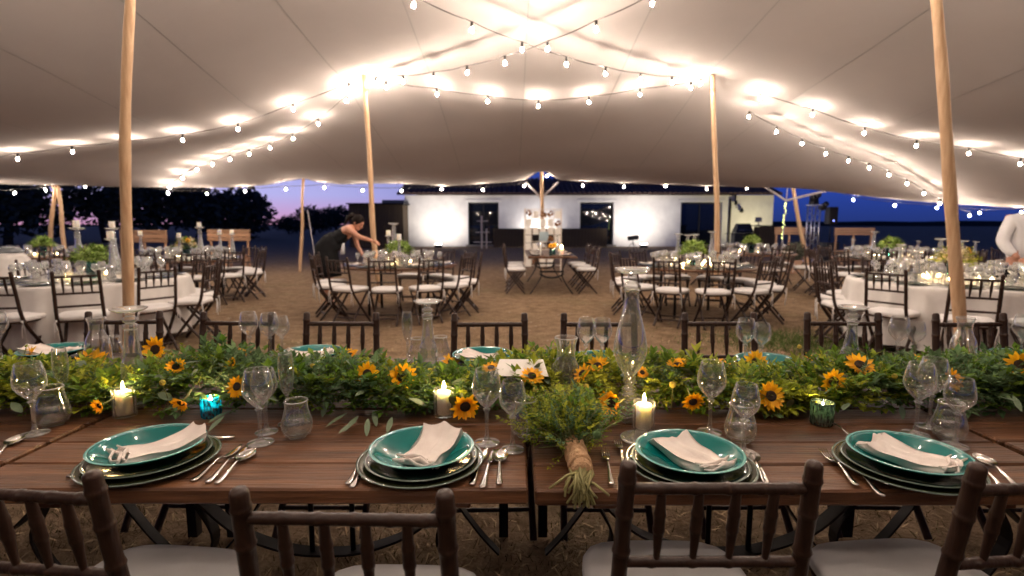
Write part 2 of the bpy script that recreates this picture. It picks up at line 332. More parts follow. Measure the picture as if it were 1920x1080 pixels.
def M_ground():
    m = bpy.data.materials.new('trodden dry earth'); m.use_nodes = True; N = m.node_tree.nodes; L = m.node_tree.links; b = N['Principled BSDF']
    b.inputs['Roughness'].default_value = .95; b.inputs['Specular IOR Level'].default_value = .15
    tc = N.new('ShaderNodeTexCoord')
    def nz(s, d, r=.6):
        n = N.new('ShaderNodeTexNoise'); n.inputs['Scale'].default_value = s; n.inputs['Detail'].default_value = d; n.inputs['Roughness'].default_value = r; L.new(tc.outputs['Object'], n.inputs['Vector']); return n
    a = nz(.6, 7, .7); bq = nz(5, 8, .7); c = nz(40, 6, .75)
    r = N.new('ShaderNodeValToRGB'); e = r.color_ramp.elements
    e[0].position = .34; e[0].color = (.20, .125, .070, 1); e[1].position = .66; e[1].color = (.40, .275, .17, 1); L.new(bq.outputs[0], r.inputs[0])
    r2 = N.new('ShaderNodeValToRGB'); e = r2.color_ramp.elements; e[0].position = .52; e[0].color = (0, 0, 0, 1); e[1].position = .75; e[1].color = (.6, .6, .6, 1); L.new(a.outputs[0], r2.inputs[0])
    mx = N.new('ShaderNodeMix'); mx.data_type = 'RGBA'; L.new(r2.outputs[0], mx.inputs[0]); L.new(r.outputs[0], mx.inputs[6]); mx.inputs[7].default_value = (.20, .175, .08, 1)
    m3 = N.new('ShaderNodeMix'); m3.data_type = 'RGBA'; m3.blend_type = 'MULTIPLY'; m3.inputs[0].default_value = .4
    r3 = N.new('ShaderNodeValToRGB'); e = r3.color_ramp.elements; e[0].position = .3; e[0].color = (.5, .5, .5, 1); e[1].position = .65; e[1].color = (1.2, 1.2, 1.2, 1); L.new(c.outputs[0], r3.inputs[0])
    L.new(mx.outputs[2], m3.inputs[6]); L.new(r3.outputs[0], m3.inputs[7]); L.new(m3.outputs[2], b.inputs['Base Color'])
    bp = N.new('ShaderNodeBump'); bp.inputs['Strength'].default_value = .8; bp.inputs['Distance'].default_value = .03; L.new(c.outputs[0], bp.inputs['Height'])
    bp2 = N.new('ShaderNodeBump'); bp2.inputs['Strength'].default_value = .5; bp2.inputs['Distance'].default_value = .12; L.new(bq.outputs[0], bp2.inputs['Height']); L.new(bp.outputs[0], bp2.inputs['Normal'])
    L.new(bp2.outputs[0], b.inputs['Normal']); return m
mat['ground'] = M_ground()
# ================================================================= the setting
def noise2(x, y, s=1.0):
    from mathutils import noise
    return noise.noise(Vector((x*s, y*s, 3.7)))
def build_ground():
    def axis(lo, hi, dense_lo, dense_hi, st):
        a = list(np.arange(dense_lo, dense_hi+1e-6, st)); d = st
        x = dense_hi; 
        while x < hi: d *= 1.35; x += d; a.append(min(x, hi))
        x = dense_lo; d = st
        while x > lo: d *= 1.35; x -= d; a.insert(0, max(x, lo))
        return a
    xs = axis(-900, 900, -8, 8, .16); ys = axis(-60, 1500, -1, 14, .16)
    vs = []; fs = []; nx = len(xs)
    for y in ys:
        for x in xs:
            k = max(0, 1 - max(abs(x)-8, y-14, 0)/20)
            vs.append((x, y, (.022*noise2(x, y, 1.1) + .012*noise2(x, y, 4.1))*k - .02))
    for j in range(len(ys)-1):
        for i in range(nx-1): fs.append((j*nx+i, j*nx+i+1, (j+1)*nx+i+1, (j+1)*nx+i))
    m = MB(); m.add(vs, fs); struct('ground', m.mesh('ground', mat['ground']))
build_ground()
def build_straw():
    rr = random.Random(5); vs = []; fs = []
    for i in range(9000):
        y = .75 + rr.random()**1.8*5.5; x = (rr.random()*2-1)*(1.2+y*.95)
        a = rr.random()*pi; l = rr.uniform(.02, .075); w = .0016+.0006*y; z = -.012+.02*noise2(x, y, 1.1); up = rr.random()**2*.03
        dx, dy = cos(a)*l, sin(a)*l; nx, ny = -sin(a)*w, cos(a)*w; b = len(vs)
        vs += [(x-nx, y-ny, z), (x+nx, y+ny, z), (x+dx*.5+nx, y+dy*.5+ny, z+up), (x+dx*.5-nx, y+dy*.5-ny, z+up), (x+dx, y+dy, z+up*rr.uniform(.2, 1.2))]
        fs += [(b, b+1, b+2, b+3), (b+3, b+2, b+4)]
    m = MB(); m.add(vs, fs); o = link('dry_grass', m.mesh('dry grass', mat['straw'])); o['kind'] = 'stuff'
    o['label'] = 'loose straw and dry grass scattered on the bare earth'
    vs = []; fs = []
    for i in range(6000):
        c = on(1490, 640, 0); x = c.x+rr.gauss(0, .55); y = c.y+rr.gauss(0, .4)
        a = rr.random()*2*pi; h = rr.uniform(.02, .05); w = .004; b = len(vs); z = -.015
        vs += [(x-cos(a)*w, y-sin(a)*w, z), (x+cos(a)*w, y+sin(a)*w, z), (x+rr.uniform(-.03, .03), y+rr.uniform(-.03, .03), z+h)]; fs += [(b, b+1, b+2)]
    m = MB(); m.add(vs, fs); o = link('green_grass', m.mesh('green grass', mat['lawn'])); o['kind'] = 'stuff'
    o['label'] = 'patch of short green grass beside the cloth-covered table'
    vs = []; fs = []
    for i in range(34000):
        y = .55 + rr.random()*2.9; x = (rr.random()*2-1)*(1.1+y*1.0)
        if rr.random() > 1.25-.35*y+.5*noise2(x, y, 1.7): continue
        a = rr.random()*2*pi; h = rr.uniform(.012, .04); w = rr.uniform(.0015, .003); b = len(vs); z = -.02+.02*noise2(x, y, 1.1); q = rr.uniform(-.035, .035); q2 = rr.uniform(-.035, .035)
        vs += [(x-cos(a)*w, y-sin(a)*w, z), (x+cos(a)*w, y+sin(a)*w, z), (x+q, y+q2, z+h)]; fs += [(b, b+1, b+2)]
    m = MB(); m.add(vs, fs); o = link('turf', m.mesh('worn turf', mat['turf'])); o['kind'] = 'stuff'; o['label'] = 'shade-darkened dry turf under and in front of the plank tables'
    m = MB()
    for i in range(1500):
        y = 2.6+rr.random()*10; x = (rr.random()*2-1)*(1.5+y*.8); s = rr.uniform(.006, .02)*(1+.04*y); z = -.018+.022*noise2(x, y, 1.1)+.012*noise2(x, y, 4.1); k = rr.random()*3
        v = [(x+cos(k+e*1.57)*s*rr.uniform(.7, 1.2), y+sin(k+e*1.57)*s*rr.uniform(.7, 1.2), z) for e in range(4)]+[(x+s*.2, y, z+s*.6)]; m.add(v, [(0, 1, 4), (1, 2, 4), (2, 3, 4), (3, 0, 4)])
    o = link('pebbles', m.mesh('pebbles', mat['pebble'], smooth=False)); o['kind'] = 'stuff'; o['label'] = 'small pale stones and clods scattered over the bare earth'
build_straw()
def build_hills():
    m = MB(); vs = []; fs = []; n = 160
    for i in range(n+1):
        a = radians(-75 + 150*i/n); d = 420; x, y = sin(a)*d, cos(a)*d
        h = 1.4 + 1.6*max(0, sin((a+.2)*2.3)) + 1.3*noise2(a*3, 1) + .6*noise2(a*14, 2)
        vs += [(x, y, -3), (x, y, h), (x*1.5, y*1.5, h*.4)]
    for i in range(n):
        b = i*3; fs += [(b, b+1, b+4, b+3), (b+1, b+2, b+5, b+4)]
    m.add(vs, fs); struct('hills', m.mesh('hills', M_('dark scrub hills', (.02, .024, .02), .95, var=(.035, .04, .03), scale=.08)))
build_hills()
# ---------------------------------------------------------------- trees
def leaf_cloud(m, blobs, n, size, rr, flat_=0.0):
    tot = sum(b[1]**2 for b in blobs)
    for (c, r) in blobs:
        for i in range(int(n*r*r/tot)):
            d = Vector((rr.gauss(0, 1), rr.gauss(0, 1), rr.gauss(0, 1))).normalized()
            p = Vector(c) + d*r*(.45+.6*rr.random()); p.z -= 0
            u = Vector((rr.gauss(0, 1), rr.gauss(0, 1), rr.gauss(0, .6))).normalized(); w = u.cross(Vector((rr.gauss(0, 1), rr.gauss(0, 1), rr.gauss(0, 1)))).normalized()
            s = size*rr.uniform(.6, 1.4); b = len(m.v)
            m.v += [tuple(p-u*s), tuple(p+w*s*.45), tuple(p+u*s), tuple(p-w*s*.45)]; m.f.append((b, b+1, b+2, b+3)); m.mi.append(m.cur)
def tree(loc, h, w, label, seed, group='olive trees beyond the tent'):
    rr = random.Random(seed); t = thing('olive_tree', label, 'tree', loc, 0, group)
    m = MB(); br = []
    m.tube([(0, 0, -.1), (rr.uniform(-.1, .1)*h, 0, h*.22), (rr.uniform(-.1, .1)*h, 0, h*.4)], [.07*h, .05*h, .035*h], 8)
    blobs = []
    for i in range(9):
        a = i*2.4+rr.random(); rad = w*.5*rr.uniform(.2, .75); c = Vector((cos(a)*rad, sin(a)*rad*.8, h*rr.uniform(.48, .8)))
        blobs.append((c, w*rr.uniform(.17, .27))); m.tube([(0, 0, h*.3), c*.55+Vector((0, 0, h*.15)), c], [.03*h, .018*h, .008*h], 6)
    link('trunk', m.mesh('trunk', mat['bark']), t)
    m = MB(); leaf_cloud(m, blobs, 2300, w*.038, rr); link('crown', m.mesh('crown', mat['treeleaf'], smooth=False), t)
def tree_px(px, Y, toppy, wpx, label, seed, group='olive trees beyond the tent'):
    g = at(px, 500, Y); top = at(px, toppy, Y).z; Zc = Y*1.0
    tree((g.x, Y, 0), top*1.08, wpx*Zc/1000*1.15, label, seed, group)
tree_px(445, 48, 366, 150, 'broad dark olive tree against the violet dusk sky', 1)
tree_px(375, 55, 372, 130, 'dark tree standing behind and left of the broad olive tree', 2)
tree_px(300, 44, 352, 170, 'dark tree between the near left tent pole and the bulbs at the tent edge', 3)
tree_px(205, 40, 345, 130, 'dark gappy tree with sky showing through beside the A-frame poles', 4)
tree_px(20, 36, 340, 190, 'dark tree at the left end of the tree line', 5)
tree_px(590, 70, 396, 70, 'small round tree low on the horizon beside the thin edge pole', 6)
tree_px(635, 66, 390, 62, 'small tree on the horizon beside the brown shed', 7)
tree_px(545, 75, 412, 50, 'lowest bush-like tree in the dip of the horizon glow', 8)
# ---------------------------------------------------------------- farmhouse
def build_house():
    Y0 = 32.7; x0 = at(760, 440, Y0).x; x1 = at(1447, 440, Y0).x; ze = at(960, 366, Y0).z; D = 7.0
    h = thing('farmhouse', 'long low whitewashed farmhouse with a dark tiled roof and three glazed openings', 'house', (0, Y0, 0))
    ops = [(878, 935, 378), (1087, 1150, 380), (1275, 1352, 378)]
    xs = [x0]; zt = at(960, 379, Y0).z
    spans = [(at(a, 440, Y0).x, at(b, 440, Y0).x) for a, b, _ in ops]
    T = .5
    for a, b in spans: xs += [a, b]
    xs.append(x1); m = MB()
    for i in range(0, len(xs), 2): m.box(((xs[i]+xs[i+1])/2, T/2, ze/2), (xs[i+1]-xs[i], T, ze))
    for a, b in spans: m.box(((a+b)/2, T/2, (zt+ze)/2), (b-a-.004, T-.004, ze-zt))
    m.box((x0+.25, D/2+.25, ze/2), (.496, D-.5, ze)); m.box((x1-.25, D/2+.25, ze/2), (.496, D-.5, ze)); m.box(((x0+x1)/2, D, ze/2), (x1-x0, .4, ze))
    link('wall', m.mesh('house wall', mat['wall'], smooth=False), h)
    for i, (a, b) in enumerate(spans):
        fr = MB(); w = .09
        fr.box((a+w/2+.003, .38, zt/2), (w, .1, zt-.006)); fr.box((b-w/2-.003, .38, zt/2), (w, .1, zt-.006)); fr.box(((a+b)/2, .38, zt-w/2-.004), (b-a-2*w-.01, .098, w))
        if i != 1: fr.box(((a+b)/2, .38, zt/2-.05), (.06, .096, zt-w-.12))
        wd = link('window', fr.mesh('door frame', mat['black'], smooth=False), h)
        p = MB(); p.box(((a+b)/2, .40, zt/2), (b-a-.1, .02, zt-.1)); link('pane', p.mesh('pane', mat['darkpane'], smooth=False), wd)
        s = MB(); s.box(((a+b)/2, .02, zt+.09), (b-a+.36, .1, .16), ch=.01); link('lintel', s.mesh('lintel', mat['wall'], smooth=False), h); s = MB(); s.box(((a+b)/2, -.05, .06), (b-a+.3, .22, .11), ch=.01); link('doorstep', s.mesh('doorstep', M_('worn stone', (.22, .2, .18), .9, var=(.3, .27, .24)), smooth=False), h)
    # roof: half-round clay tiles in courses, one joined part (each tile is only a few pixels wide)
    m = MB(); n = int((x1-x0+.8)/.3); rise = .30
    for i in range(n):
        xc = x0-.4+.3*(i+.5)
        for r in range(11):
            y = -.4+r*.36; z = ze+.05+(y+.4)*rise; vs = []; fs = []
            for e, (yy, zz) in enumerate(((y, z), (y+.4, z+.4*rise-.02))):
                for k in range(6):
                    a = pi*k/5; rad = .15-.012*e; vs.append((xc+cos(a)*rad, yy, zz+sin(a)*rad*.8))
            for k in range(5): fs.append((k, k+1, 7+k, 6+k))
            fs.append(tuple(range(6))); m.add(vs, fs)
    o = link('roof_tiles', m.mesh('roof tiles', mat['tile'], smooth=False), h); o['kind'] = 'stuff'
    m = MB(); m.add([(x0-.4, -.35, ze+.0), (x1+.4, -.35, ze+.0), (x1+.4, 3.6, ze+1.19), (x0-.4, 3.6, ze+1.19), (x0-.4, 7.4, ze+.1), (x1+.4, 7.4, ze+.1)], [(0, 1, 2, 3), (3, 2, 5, 4)])
    link('roof', m.mesh('roof deck', mat['tile'], smooth=False), h)
    m = MB(); m.box((at(1352, 440, Y0).x+.45, -.06, ze/2-.1), (.1, .1, ze-.2)); link('drainpipe', m.mesh('drainpipe', mat['iron'], smooth=False), h)
    # boarded counter front along the wall, left of the middle opening
    a = at(925, 440, Y0-1.2).x; b = at(1138, 440, Y0-1.2).x; zt2 = at(960, 428, Y0-1.2).z
    t = thing('boarded_screen', 'low dark brown boarded screen along the farmhouse wall behind the card display', 'screen', ((a+b)/2, Y0-1.2, 0))
    n = 34; wv = (b-a)/n; pm = MB(); pm.box((0, 0, zt2/2), (wv-.004, .04, zt2-.02), ch=.006); pm = pm.mesh('board', mat['brown_panel'], smooth=False)
    for i in range(n): link('plank', pm, t, Matrix.Translation((a-(a+b)/2+wv*(i+.5), R.uniform(-.01, .01), 0)))
    m = MB(); m.box((0, .05, zt2/2), (b-a, .03, zt2-.06)); link('backing', m.mesh('rail', mat['brown_panel'], smooth=False), t)
    # uplights that wash the wall; the one behind the screen is added for light
    for (px, py, w, col, lab) in ((822, 465, 130, (1, .90, .78), 'low flood lamp washing the farmhouse wall left of the first opening'), (1207, 466, 130, (1, .90, .78), 'low flood lamp washing the wall between the middle and right openings'), (1012, 466, 95, (1, .92, .84), 'added flood lamp, unseen behind the boarded screen, washing the wall above it'), (1432, 462, 60, (1, .86, .45), 'low flood lamp glowing yellow beside the barbecue')):
        y = Y0-(.7 if px == 1012 else 2.3); x = at(px, py, y).x; t = thing('flood_lamp', lab, 'lamp', (x, y, 0), 0, 'flood lamps along the farmhouse wall')
        m = MB(); m.box((0, 0, .12), (.42, .16, .2), ch=.02); m.tube([(-.2, 0, 0), (-.2, 0, .1)], .02, 6); m.tube([(.2, 0, 0), (.2, 0, .1)], .02, 6); link('housing', m.mesh('lamp housing', mat['black']), t)
        m = MB(); m.box((0, .02, .235), (.38, .12, .014)); link('lens', m.mesh('lamp lens', M_emit('flood lens', col, 40)), t)
        ld = bpy.data.lights.new('flood_light', 'SPOT'); ld.energy = w*6; ld.color = col; ld.spot_size = radians(150); ld.spot_blend = 1; ld.shadow_soft_size = .12
        lo = link('light', ld, t); lo.location = (0, 0, .32); lo.rotation_euler = (radians(180-38), 0, 0)
build_house()
def build_shed():
    Y0 = 31; x0 = at(655, 440, Y0).x; x1 = at(757, 440, Y0).x; zt = at(700, 383, Y0).z
    t = thing('wooden_shed', 'brown flat-roofed wooden shed beside the farmhouse gable', 'shed', ((x0+x1)/2, Y0, 0)); w = x1-x0
    m = MB(); m.box((0, 1.35, zt/2), (w-.1, 2.6, zt-.06)); link('wall', m.mesh('shed wall', mat['brown_panel'], smooth=False), t)
    n = 16; pm = MB(); pm.box((0, 0, zt/2), (w/n-.015, .04, zt-.05), ch=.006); pm = pm.mesh('shed plank', mat['brown_panel'], smooth=False)
    for i in range(n): link('plank', pm, t, Matrix.Translation((-w/2+w/n*(i+.5), 0+R.uniform(-.008, .008), 0)))
    m = MB(); m.box((0, 1.3, zt+.03), (w+.15, 3, .08)); link('roof', m.mesh('shed roof', mat['iron'], smooth=False), t)
    m = MB(); m.box((w*.28, 1.6, zt+.17), (w*.42, 2, .2)); link('roof_box', m.mesh('roof box', M_('weathered grey board', (.16, .17, .19), .8), smooth=False), t)
build_shed()

# ================================================================= stretch tent
def wpt(px, py, Y): p = at(px, py, Y); return (p.x, p.y, p.z)
back = [wpt(*q) for q in [(95, 346, 15), (250, 350, 15.3), (430, 351, 15.4), (500, 346, 15.4), (535, 339, 15.45), (569, 334, 15.5), (600, 341, 15.5), (640, 345, 15.6), (700, 343, 15.6), (760, 344, 15.7), (835, 348, 15.8), (900, 345, 15.9), (950, 341, 16), (985, 337, 16), (1003, 325, 16), (1016, 315, 16), (1030, 325, 16), (1048, 337, 16),
        (1100, 339, 16.1), (1200, 343, 16.3), (1300, 347, 16.6), (1385, 349, 16.9), (1420, 343, 17.2), (1452, 327, 17.6), (1480, 315, 18), (1510, 330, 17.7), (1540, 350, 17.2), (1580, 361, 16.5), (1640, 369, 15.8), (1700, 375, 15.2), (1800, 382, 14.3), (1920, 389, 13.2), (2060, 394, 12)]]
cBL = back[0]; cBR = back[-1]; cFL = (-11, -10, 1.1); cFR = (11, -10, 1.1)
left = [cFL, (-11.6, 2, 2.05), (-12.2, 7, 2.1), (-12.6, 11.5, 2.25), cBL]
right = [cFR, (11.4, 2, 1.75), (11.9, 6, 1.68), (12.4, 9.5, 1.72), cBR]
front = [cFL, (-5, -10.5, 1.15), (0, -10.7, 1.1), (5, -10.5, 1.15), cFR]  # unseen rear edge, set low to keep sky out of the glass reflections
PK = dict(NL=(-3.17, 4.7, 4.32), NR=(3.42, 4.66, 4.32), ML=(-2.52, 9.5, 3.83), MR=(3.43, 9.5, 3.83))
ctrl = list(PK.values()) + [(.4, 7.1, 4.0), (.15, 4.7, 4.12), (.45, 9.5, 3.57), (-5.0, 9.5, 3.10), (-8.2, 9.5, 2.72), (-5.4, 11.8, 3.13), (-8.2, 14.1, 2.84), (6.4, 9.5, 3.02), (8.55, 9.5, 2.65), (5.82, 10.97, 3.21), (8.27, 12.5, 2.80),
        (-3.3, -2.5, 3.1), (3.4, -2.5, 3.1), (0, 0, 3.5), (-7.5, 4.7, 3.05), (7.5, 4.7, 3.0), (-6, 0, 3), (6, 0, 3), (-4, -6, 2.8), (4, -6, 2.8), (0, -6, 2.9), (.5, 12.8, 3.10), (-3.6, 13.2, 3.0), (4.6, 13.2, 2.98)]
def polyline(pts, n):
    P = np.array(pts); d = np.r_[0, np.cumsum(np.linalg.norm(np.diff(P[:, :2], axis=0), axis=1))]; t = np.linspace(0, d[-1], n)
    return np.stack([np.interp(t, d, P[:, k]) for k in range(3)], 1)
def build_tent():
    NU, NV = 220, 130
    B = polyline(back, NU+1); F = polyline(front, NU+1); Lf = polyline(left, NV+1); Rt = polyline(right, NV+1)
    # sag between the fixed edge points
    cp = np.array(ctrl+list(back)+left[1:-1]+right[1:-1]+front, float)
    x = cp[:, :2]
    def U(r2): return np.where(r2 > 1e-12, r2*np.log(np.maximum(r2, 1e-12)), 0)
    n = len(cp); K = U(((x[:, None]-x[None])**2).sum(-1)) + np.eye(n)*.02; P = np.c_[np.ones(n), x]
    A = np.block([[K, P], [P.T, np.zeros((3, 3))]]); w = np.linalg.solve(A, np.r_[cp[:, 2], 0, 0, 0])
    def zf(X, Y):
        q = np.stack([np.ravel(X), np.ravel(Y)], 1); k = U(((q[:, None]-x[None])**2).sum(-1)); z = k @ w[:n] + w[n] + q @ w[n+1:]
        # fabric is pushed up into soft cones at the four pole heads
        for (a, b, c) in PK.values():
            z = z + .10*np.exp(-np.sqrt((q[:, 0]-a)**2+(q[:, 1]-b)**2)/.35)
            dx, dy = q[:, 0]-a, q[:, 1]-b; rr_ = np.sqrt(dx*dx+dy*dy); z = z + .022*np.exp(-rr_/.55)*np.clip(rr_/.12, 0, 1)*np.sin(np.arctan2(dy, dx)*13)
        z = z + .006*np.sin(q[:, 0]*2.3+1.7*np.sin(q[:, 1]*.9))+.004*np.sin(q[:, 1]*3.1+q[:, 0]*1.3)
        return z.reshape(np.shape(X))
    u = np.linspace(0, 1, NU+1)[None, :, None]; v = np.linspace(0, 1, NV+1)[:, None, None]
    S = (1-v)*F[None]+v*B[None]+(1-u)*Lf[:, None]+u*Rt[:, None]-((1-u)*(1-v)*F[0]+u*(1-v)*F[-1]+(1-u)*v*B[0]+u*v*B[-1])
    Z = zf(S[..., 0], S[..., 1])
    # blend to the exact edge heights near the border
    uu = np.minimum(u, 1-u)[..., 0]; vv = np.minimum(v, 1-v)[..., 0]
    k = np.clip(np.minimum(uu*NU/3, vv*NV/3), 0, 1); k = k*k*(3-2*k); S[..., 2] = S[..., 2]*(1-k)+Z*k
    m = MB(); fs = []; W = NU+1
    for j in range(NV):
        for i in range(NU): fs.append((j*W+i, j*W+i+1, (j+1)*W+i+1, (j+1)*W+i))
    t = thing('stretch_tent', 'huge beige stretch tent canopy spanning over all the tables', 'tent', (0, 5, 0))
    off = np.array([0, 5, 0]); m.add((S.reshape(-1, 3)-off).tolist(), fs); link('canopy', m.mesh('tent canopy', mat['tent']), t)
    for xs in (-9, -7.45, -5.92, -4.4, -2.88, -1.35, .2, 1.75, 3.3, 4.85, 6.4, 7.95, 9.5):
        ys = np.linspace(-9, 14.2, 110); xx = np.full_like(ys, xs); z = zf(xx, ys)-.004
        pts = [(xs, y-5, q) for y, q in zip(ys, z)]; mm = MB(); vs = []; f2 = []
        for p in pts: vs += [(p[0]-.008, p[1], p[2]-.004), (p[0]+.008, p[1], p[2]-.004)]
        for i in range(len(pts)-1): f2.append((2*i, 2*i+1, 2*i+3, 2*i+2))
        mm.add(vs, f2); link('seam', mm.mesh('seam', mat['seam']), t)
    mm = MB(); mm.tube([tuple(p-off) for p in B[::1]], .018, 5); mm.tube([tuple(p-off) for p in Rt], .018, 5); mm.tube([tuple(p-off) for p in Lf], .018, 5); link('hem', mm.mesh('tent hem', mat['seam']), t)
    return zf
tent_z = build_tent()
# ---------------------------------------------------------------- poles
def pole(base, top, r, label, bow=(0, 0), group='eucalyptus tent poles'):
    b = Vector(base); t = Vector(top); n = 22; pts = []; rad = []
    d = t-b; s = R.random()*9
    for i in range(n+1):
        k = i/n; w = sin(pi*k); pts.append((d.x*k+bow[0]*w+.012*sin(k*9+s), d.y*k+bow[1]*w+.012*cos(k*7+s), d.z*k)); rad.append(r*(1.12-.3*k)*(1+.05*sin(k*31+s)))
    m = MB(); m.tube(pts, rad, 12); o = link('tent_pole', m.mesh('tent pole', mat['pole'])); o.location = base
    k = MB(); f0 = .93 if d.z > 3 else .97
    for e in range(4): c_ = Vector((d.x*(f0+.004*e), d.y*(f0+.004*e), d.z*(f0+.004*e))); k.tube([c_+Vector((cos(w)*r*1.0, sin(w)*r*1.0, .003*sin(w*2))) for w in [2*pi*j/12 for j in range(13)]], .006, 5, caps=False)
    link('lashing', k.mesh('rope lashing', mat['burlap']), o); return tag(o, label, 'tent pole', group)
def through(a, b, z1):   # pole axis through two sighted points, from the ground to height z1
    a, b = Vector(a), Vector(b); d = b-a; return a+d*((-.05-a.z)/d.z), a+d*((z1-a.z)/d.z)
NLp = through(at(240, 540, 4.72), at(246, 0, 4.7), 4.42); NRp = through(at(1792, 560, 4.6), at(1750, 0, 4.66), 4.42)
pole(*NLp, .043, 'thick peeled pole rising beside the left cloth-covered round table', (-.02, 0))
pole(*NRp, .046, 'thick peeled pole leaning in front of the right cloth-covered round table', (.03, 0))
pole((-2.36, 9.45, -.05), (-2.52, 9.5, 3.90), .045, 'tall pole standing behind the round table the waitress sets', (-.03, 0))
pole((3.74, 9.6, -.05), (3.43, 9.5, 3.90), .045, 'tall pole standing at the candle-lit round table right of centre', (.02, 0))
pole(at(1016, 512, 16).xy.to_3d()+Vector((0, 0, -.05)), at(1016, 316, 16), .06, 'short edge pole behind the white card display')
pole(at(563, 509, 15.5).xy.to_3d()+Vector((0, 0, -.05)), at(569, 334, 15.5), .042, 'thin edge pole against the violet sky left of the waitress')
pole(at(1514, 495, 17.6).xy.to_3d()+Vector((0, .0, -.05)), at(1480, 316, 18), .065, 'slanting edge pole against the blue sky at the raised tent corner')
pole(at(88, 500, 15.2).xy.to_3d()+Vector((0, 0, -.05)), at(103, 348, 15), .055, 'left leg of the A-frame pole pair at the tent corner')
pole(at(126, 500, 14.8).xy.to_3d()+Vector((0, 0, -.05)), at(108, 348, 15), .055, 'right leg of the A-frame pole pair at the tent corner')
def strap(a, b, r, label, grp='tent straps', mt='strap', name='tent_strap'):
    a = Vector(a); b = Vector(b); m = MB(); m.tube([(0, 0, 0), (b-a)*.5, b-a], r, 6, flat=.5); o = link(name, m.mesh('strap', mat[mt])); o.location = a; return tag(o, label, 'strap', grp)
pd = at(1015, 372, 16)
strap(at(986, 341, 16), pd, .03, 'pale strap from the tent edge to the centre edge pole, on its left'); strap(at(1047, 341, 16), pd, .03, 'pale strap from the tent edge to the centre edge pole, on its right')
pr = at(1474, 376, 17.5)
strap(at(1425, 345, 17.2), pr, .035, 'pale strap running left from the raised tent corner'); strap(at(1548, 358, 17.2), pr, .04, 'pale strap running right from the raised tent corner')
strap(at(1480, 318, 18), pr, .03, 'pale strap hanging straight down from the raised tent corner')
strap(pr, at(1462, 505, 16.6), .028, 'guy rope wound with fairy lights below the raised corner')
strap(at(577, 395, 15.6), at(594, 505, 15), .02, 'thin pale guy rope beside the edge pole left of the waitress')
t = thing('fairy_lights', 'small yellow-green fairy lights wound on the guy rope', 'fairy lights', pr); m = MB(); m.ball((0, 0, 0), .021, 6, 4); fm = m.mesh('fairy bulb', mat['fairy'])
for i in range(16):
    py = 382+i*4.4 if i < 15 else 446; q = at(1474-(py-376)*.1+R.uniform(-1.3, 1.3), py, 17.42); link('fairy_bulb', fm, t, Matrix.Translation(q-pr))
# ---------------------------------------------------------------- string lights
def bulb_kit():
    m = MB(); m.lathe([(.011, .0), (.014, -.010), (.022, -.026), (.0255, -.044), (.022, -.061), (.012, -.071), (.001, -.074)], 10); b = m.mesh('bulb', mat['bulb_glass']); m = MB(); m.lathe([(.0001, -.022), (.009, -.026), (.0135, -.036), (.0135, -.046), (.008, -.055), (.0001, -.058)], 8); f = m.mesh('filament', mat['bulb'])
    m = MB(); m.lathe([(.003, .058), (.016, .054), (.0175, .03), (.0175, .0), (.013, -.006)], 10, cap0=True, cap1=True); s = m.mesh('socket', mat['socket']); return b, s, f
BULB_ME, SOCK_ME, FIL_ME = bulb_kit()
def light_string(pts, drops, label, cable_lift=.055, sag=.018, group='festoon light strings under the tent'):
    # pts: bulb positions (3D, centre of the bulb)
    o = Vector(pts[0]); t = thing('light_string', label, 'light string', o, 0, group); path = []
    P = [Vector(p)+Vector((0, 0, cable_lift+.06)) for p in pts]
    for i in range(len(P)-1):
        for k in range(6):
            f = k/6; q = P[i].lerp(P[i+1], f); q.z -= sag*4*f*(1-f); path.append(q-o)
    path.append(P[-1]-o); m = MB(); m.tube(path, .007, 5); link('cable', m.mesh('cable', mat['cable']), t)
    for p in pts:
        b = link('bulb', BULB_ME, t, Matrix.Translation(Vector(p)-o+Vector((0, 0, .055))) @ Matrix.Rotation(R.uniform(-.12, .12), 4, 'X')); link('socket', SOCK_ME, b); link('filament', FIL_ME, b)
def on_line(a, b, n, hang, e0=.04, e1=.96, hs=None):
    out = []
    for i in range(n):
        k = e0+(e1-e0)*i/(n-1); x = a[0]+(b[0]-a[0])*k; y = a[1]+(b[1]-a[1])*k; z = float(tent_z(np.array([x]), np.array([y]))[0])
        out.append((x, y, z-(hs(k) if hs else hang)))
    return out
hump = lambda k: .15+.30*sin(pi*k)**.8
light_string(on_line(PK['NL'], PK['MR'], 11, .2, hs=hump), 0, 'diagonal light string from the near left peak to the right middle pole')
light_string(on_line(PK['NR'], PK['ML'], 11, .2, hs=hump), 0, 'diagonal light string from the near right peak to the left middle pole')
light_string(on_line(PK['ML'], PK['MR'], 7, .20, .06, .94), 0, 'level light string between the two middle poles')
light_string(on_line(PK['ML'], (-11.8, 9.6, 0), 10, .18, .03, .98), 0, 'upper light string running left from the left middle pole')
light_string(on_line(PK['ML'], (-9.6, 15.0, 0), 10, .20, .06, .97), 0, 'lower light string running left from the left middle pole to the tent edge')
light_string(on_line(PK['MR'], (11.8, 9.5, 0), 9, .19, .1, .98), 0, 'upper light string running right from the right middle pole')
light_string(on_line(PK['MR'], (12.0, 14.0, 0), 12, .34, .1, .98), 0, 'lower light string running right from the right middle pole')
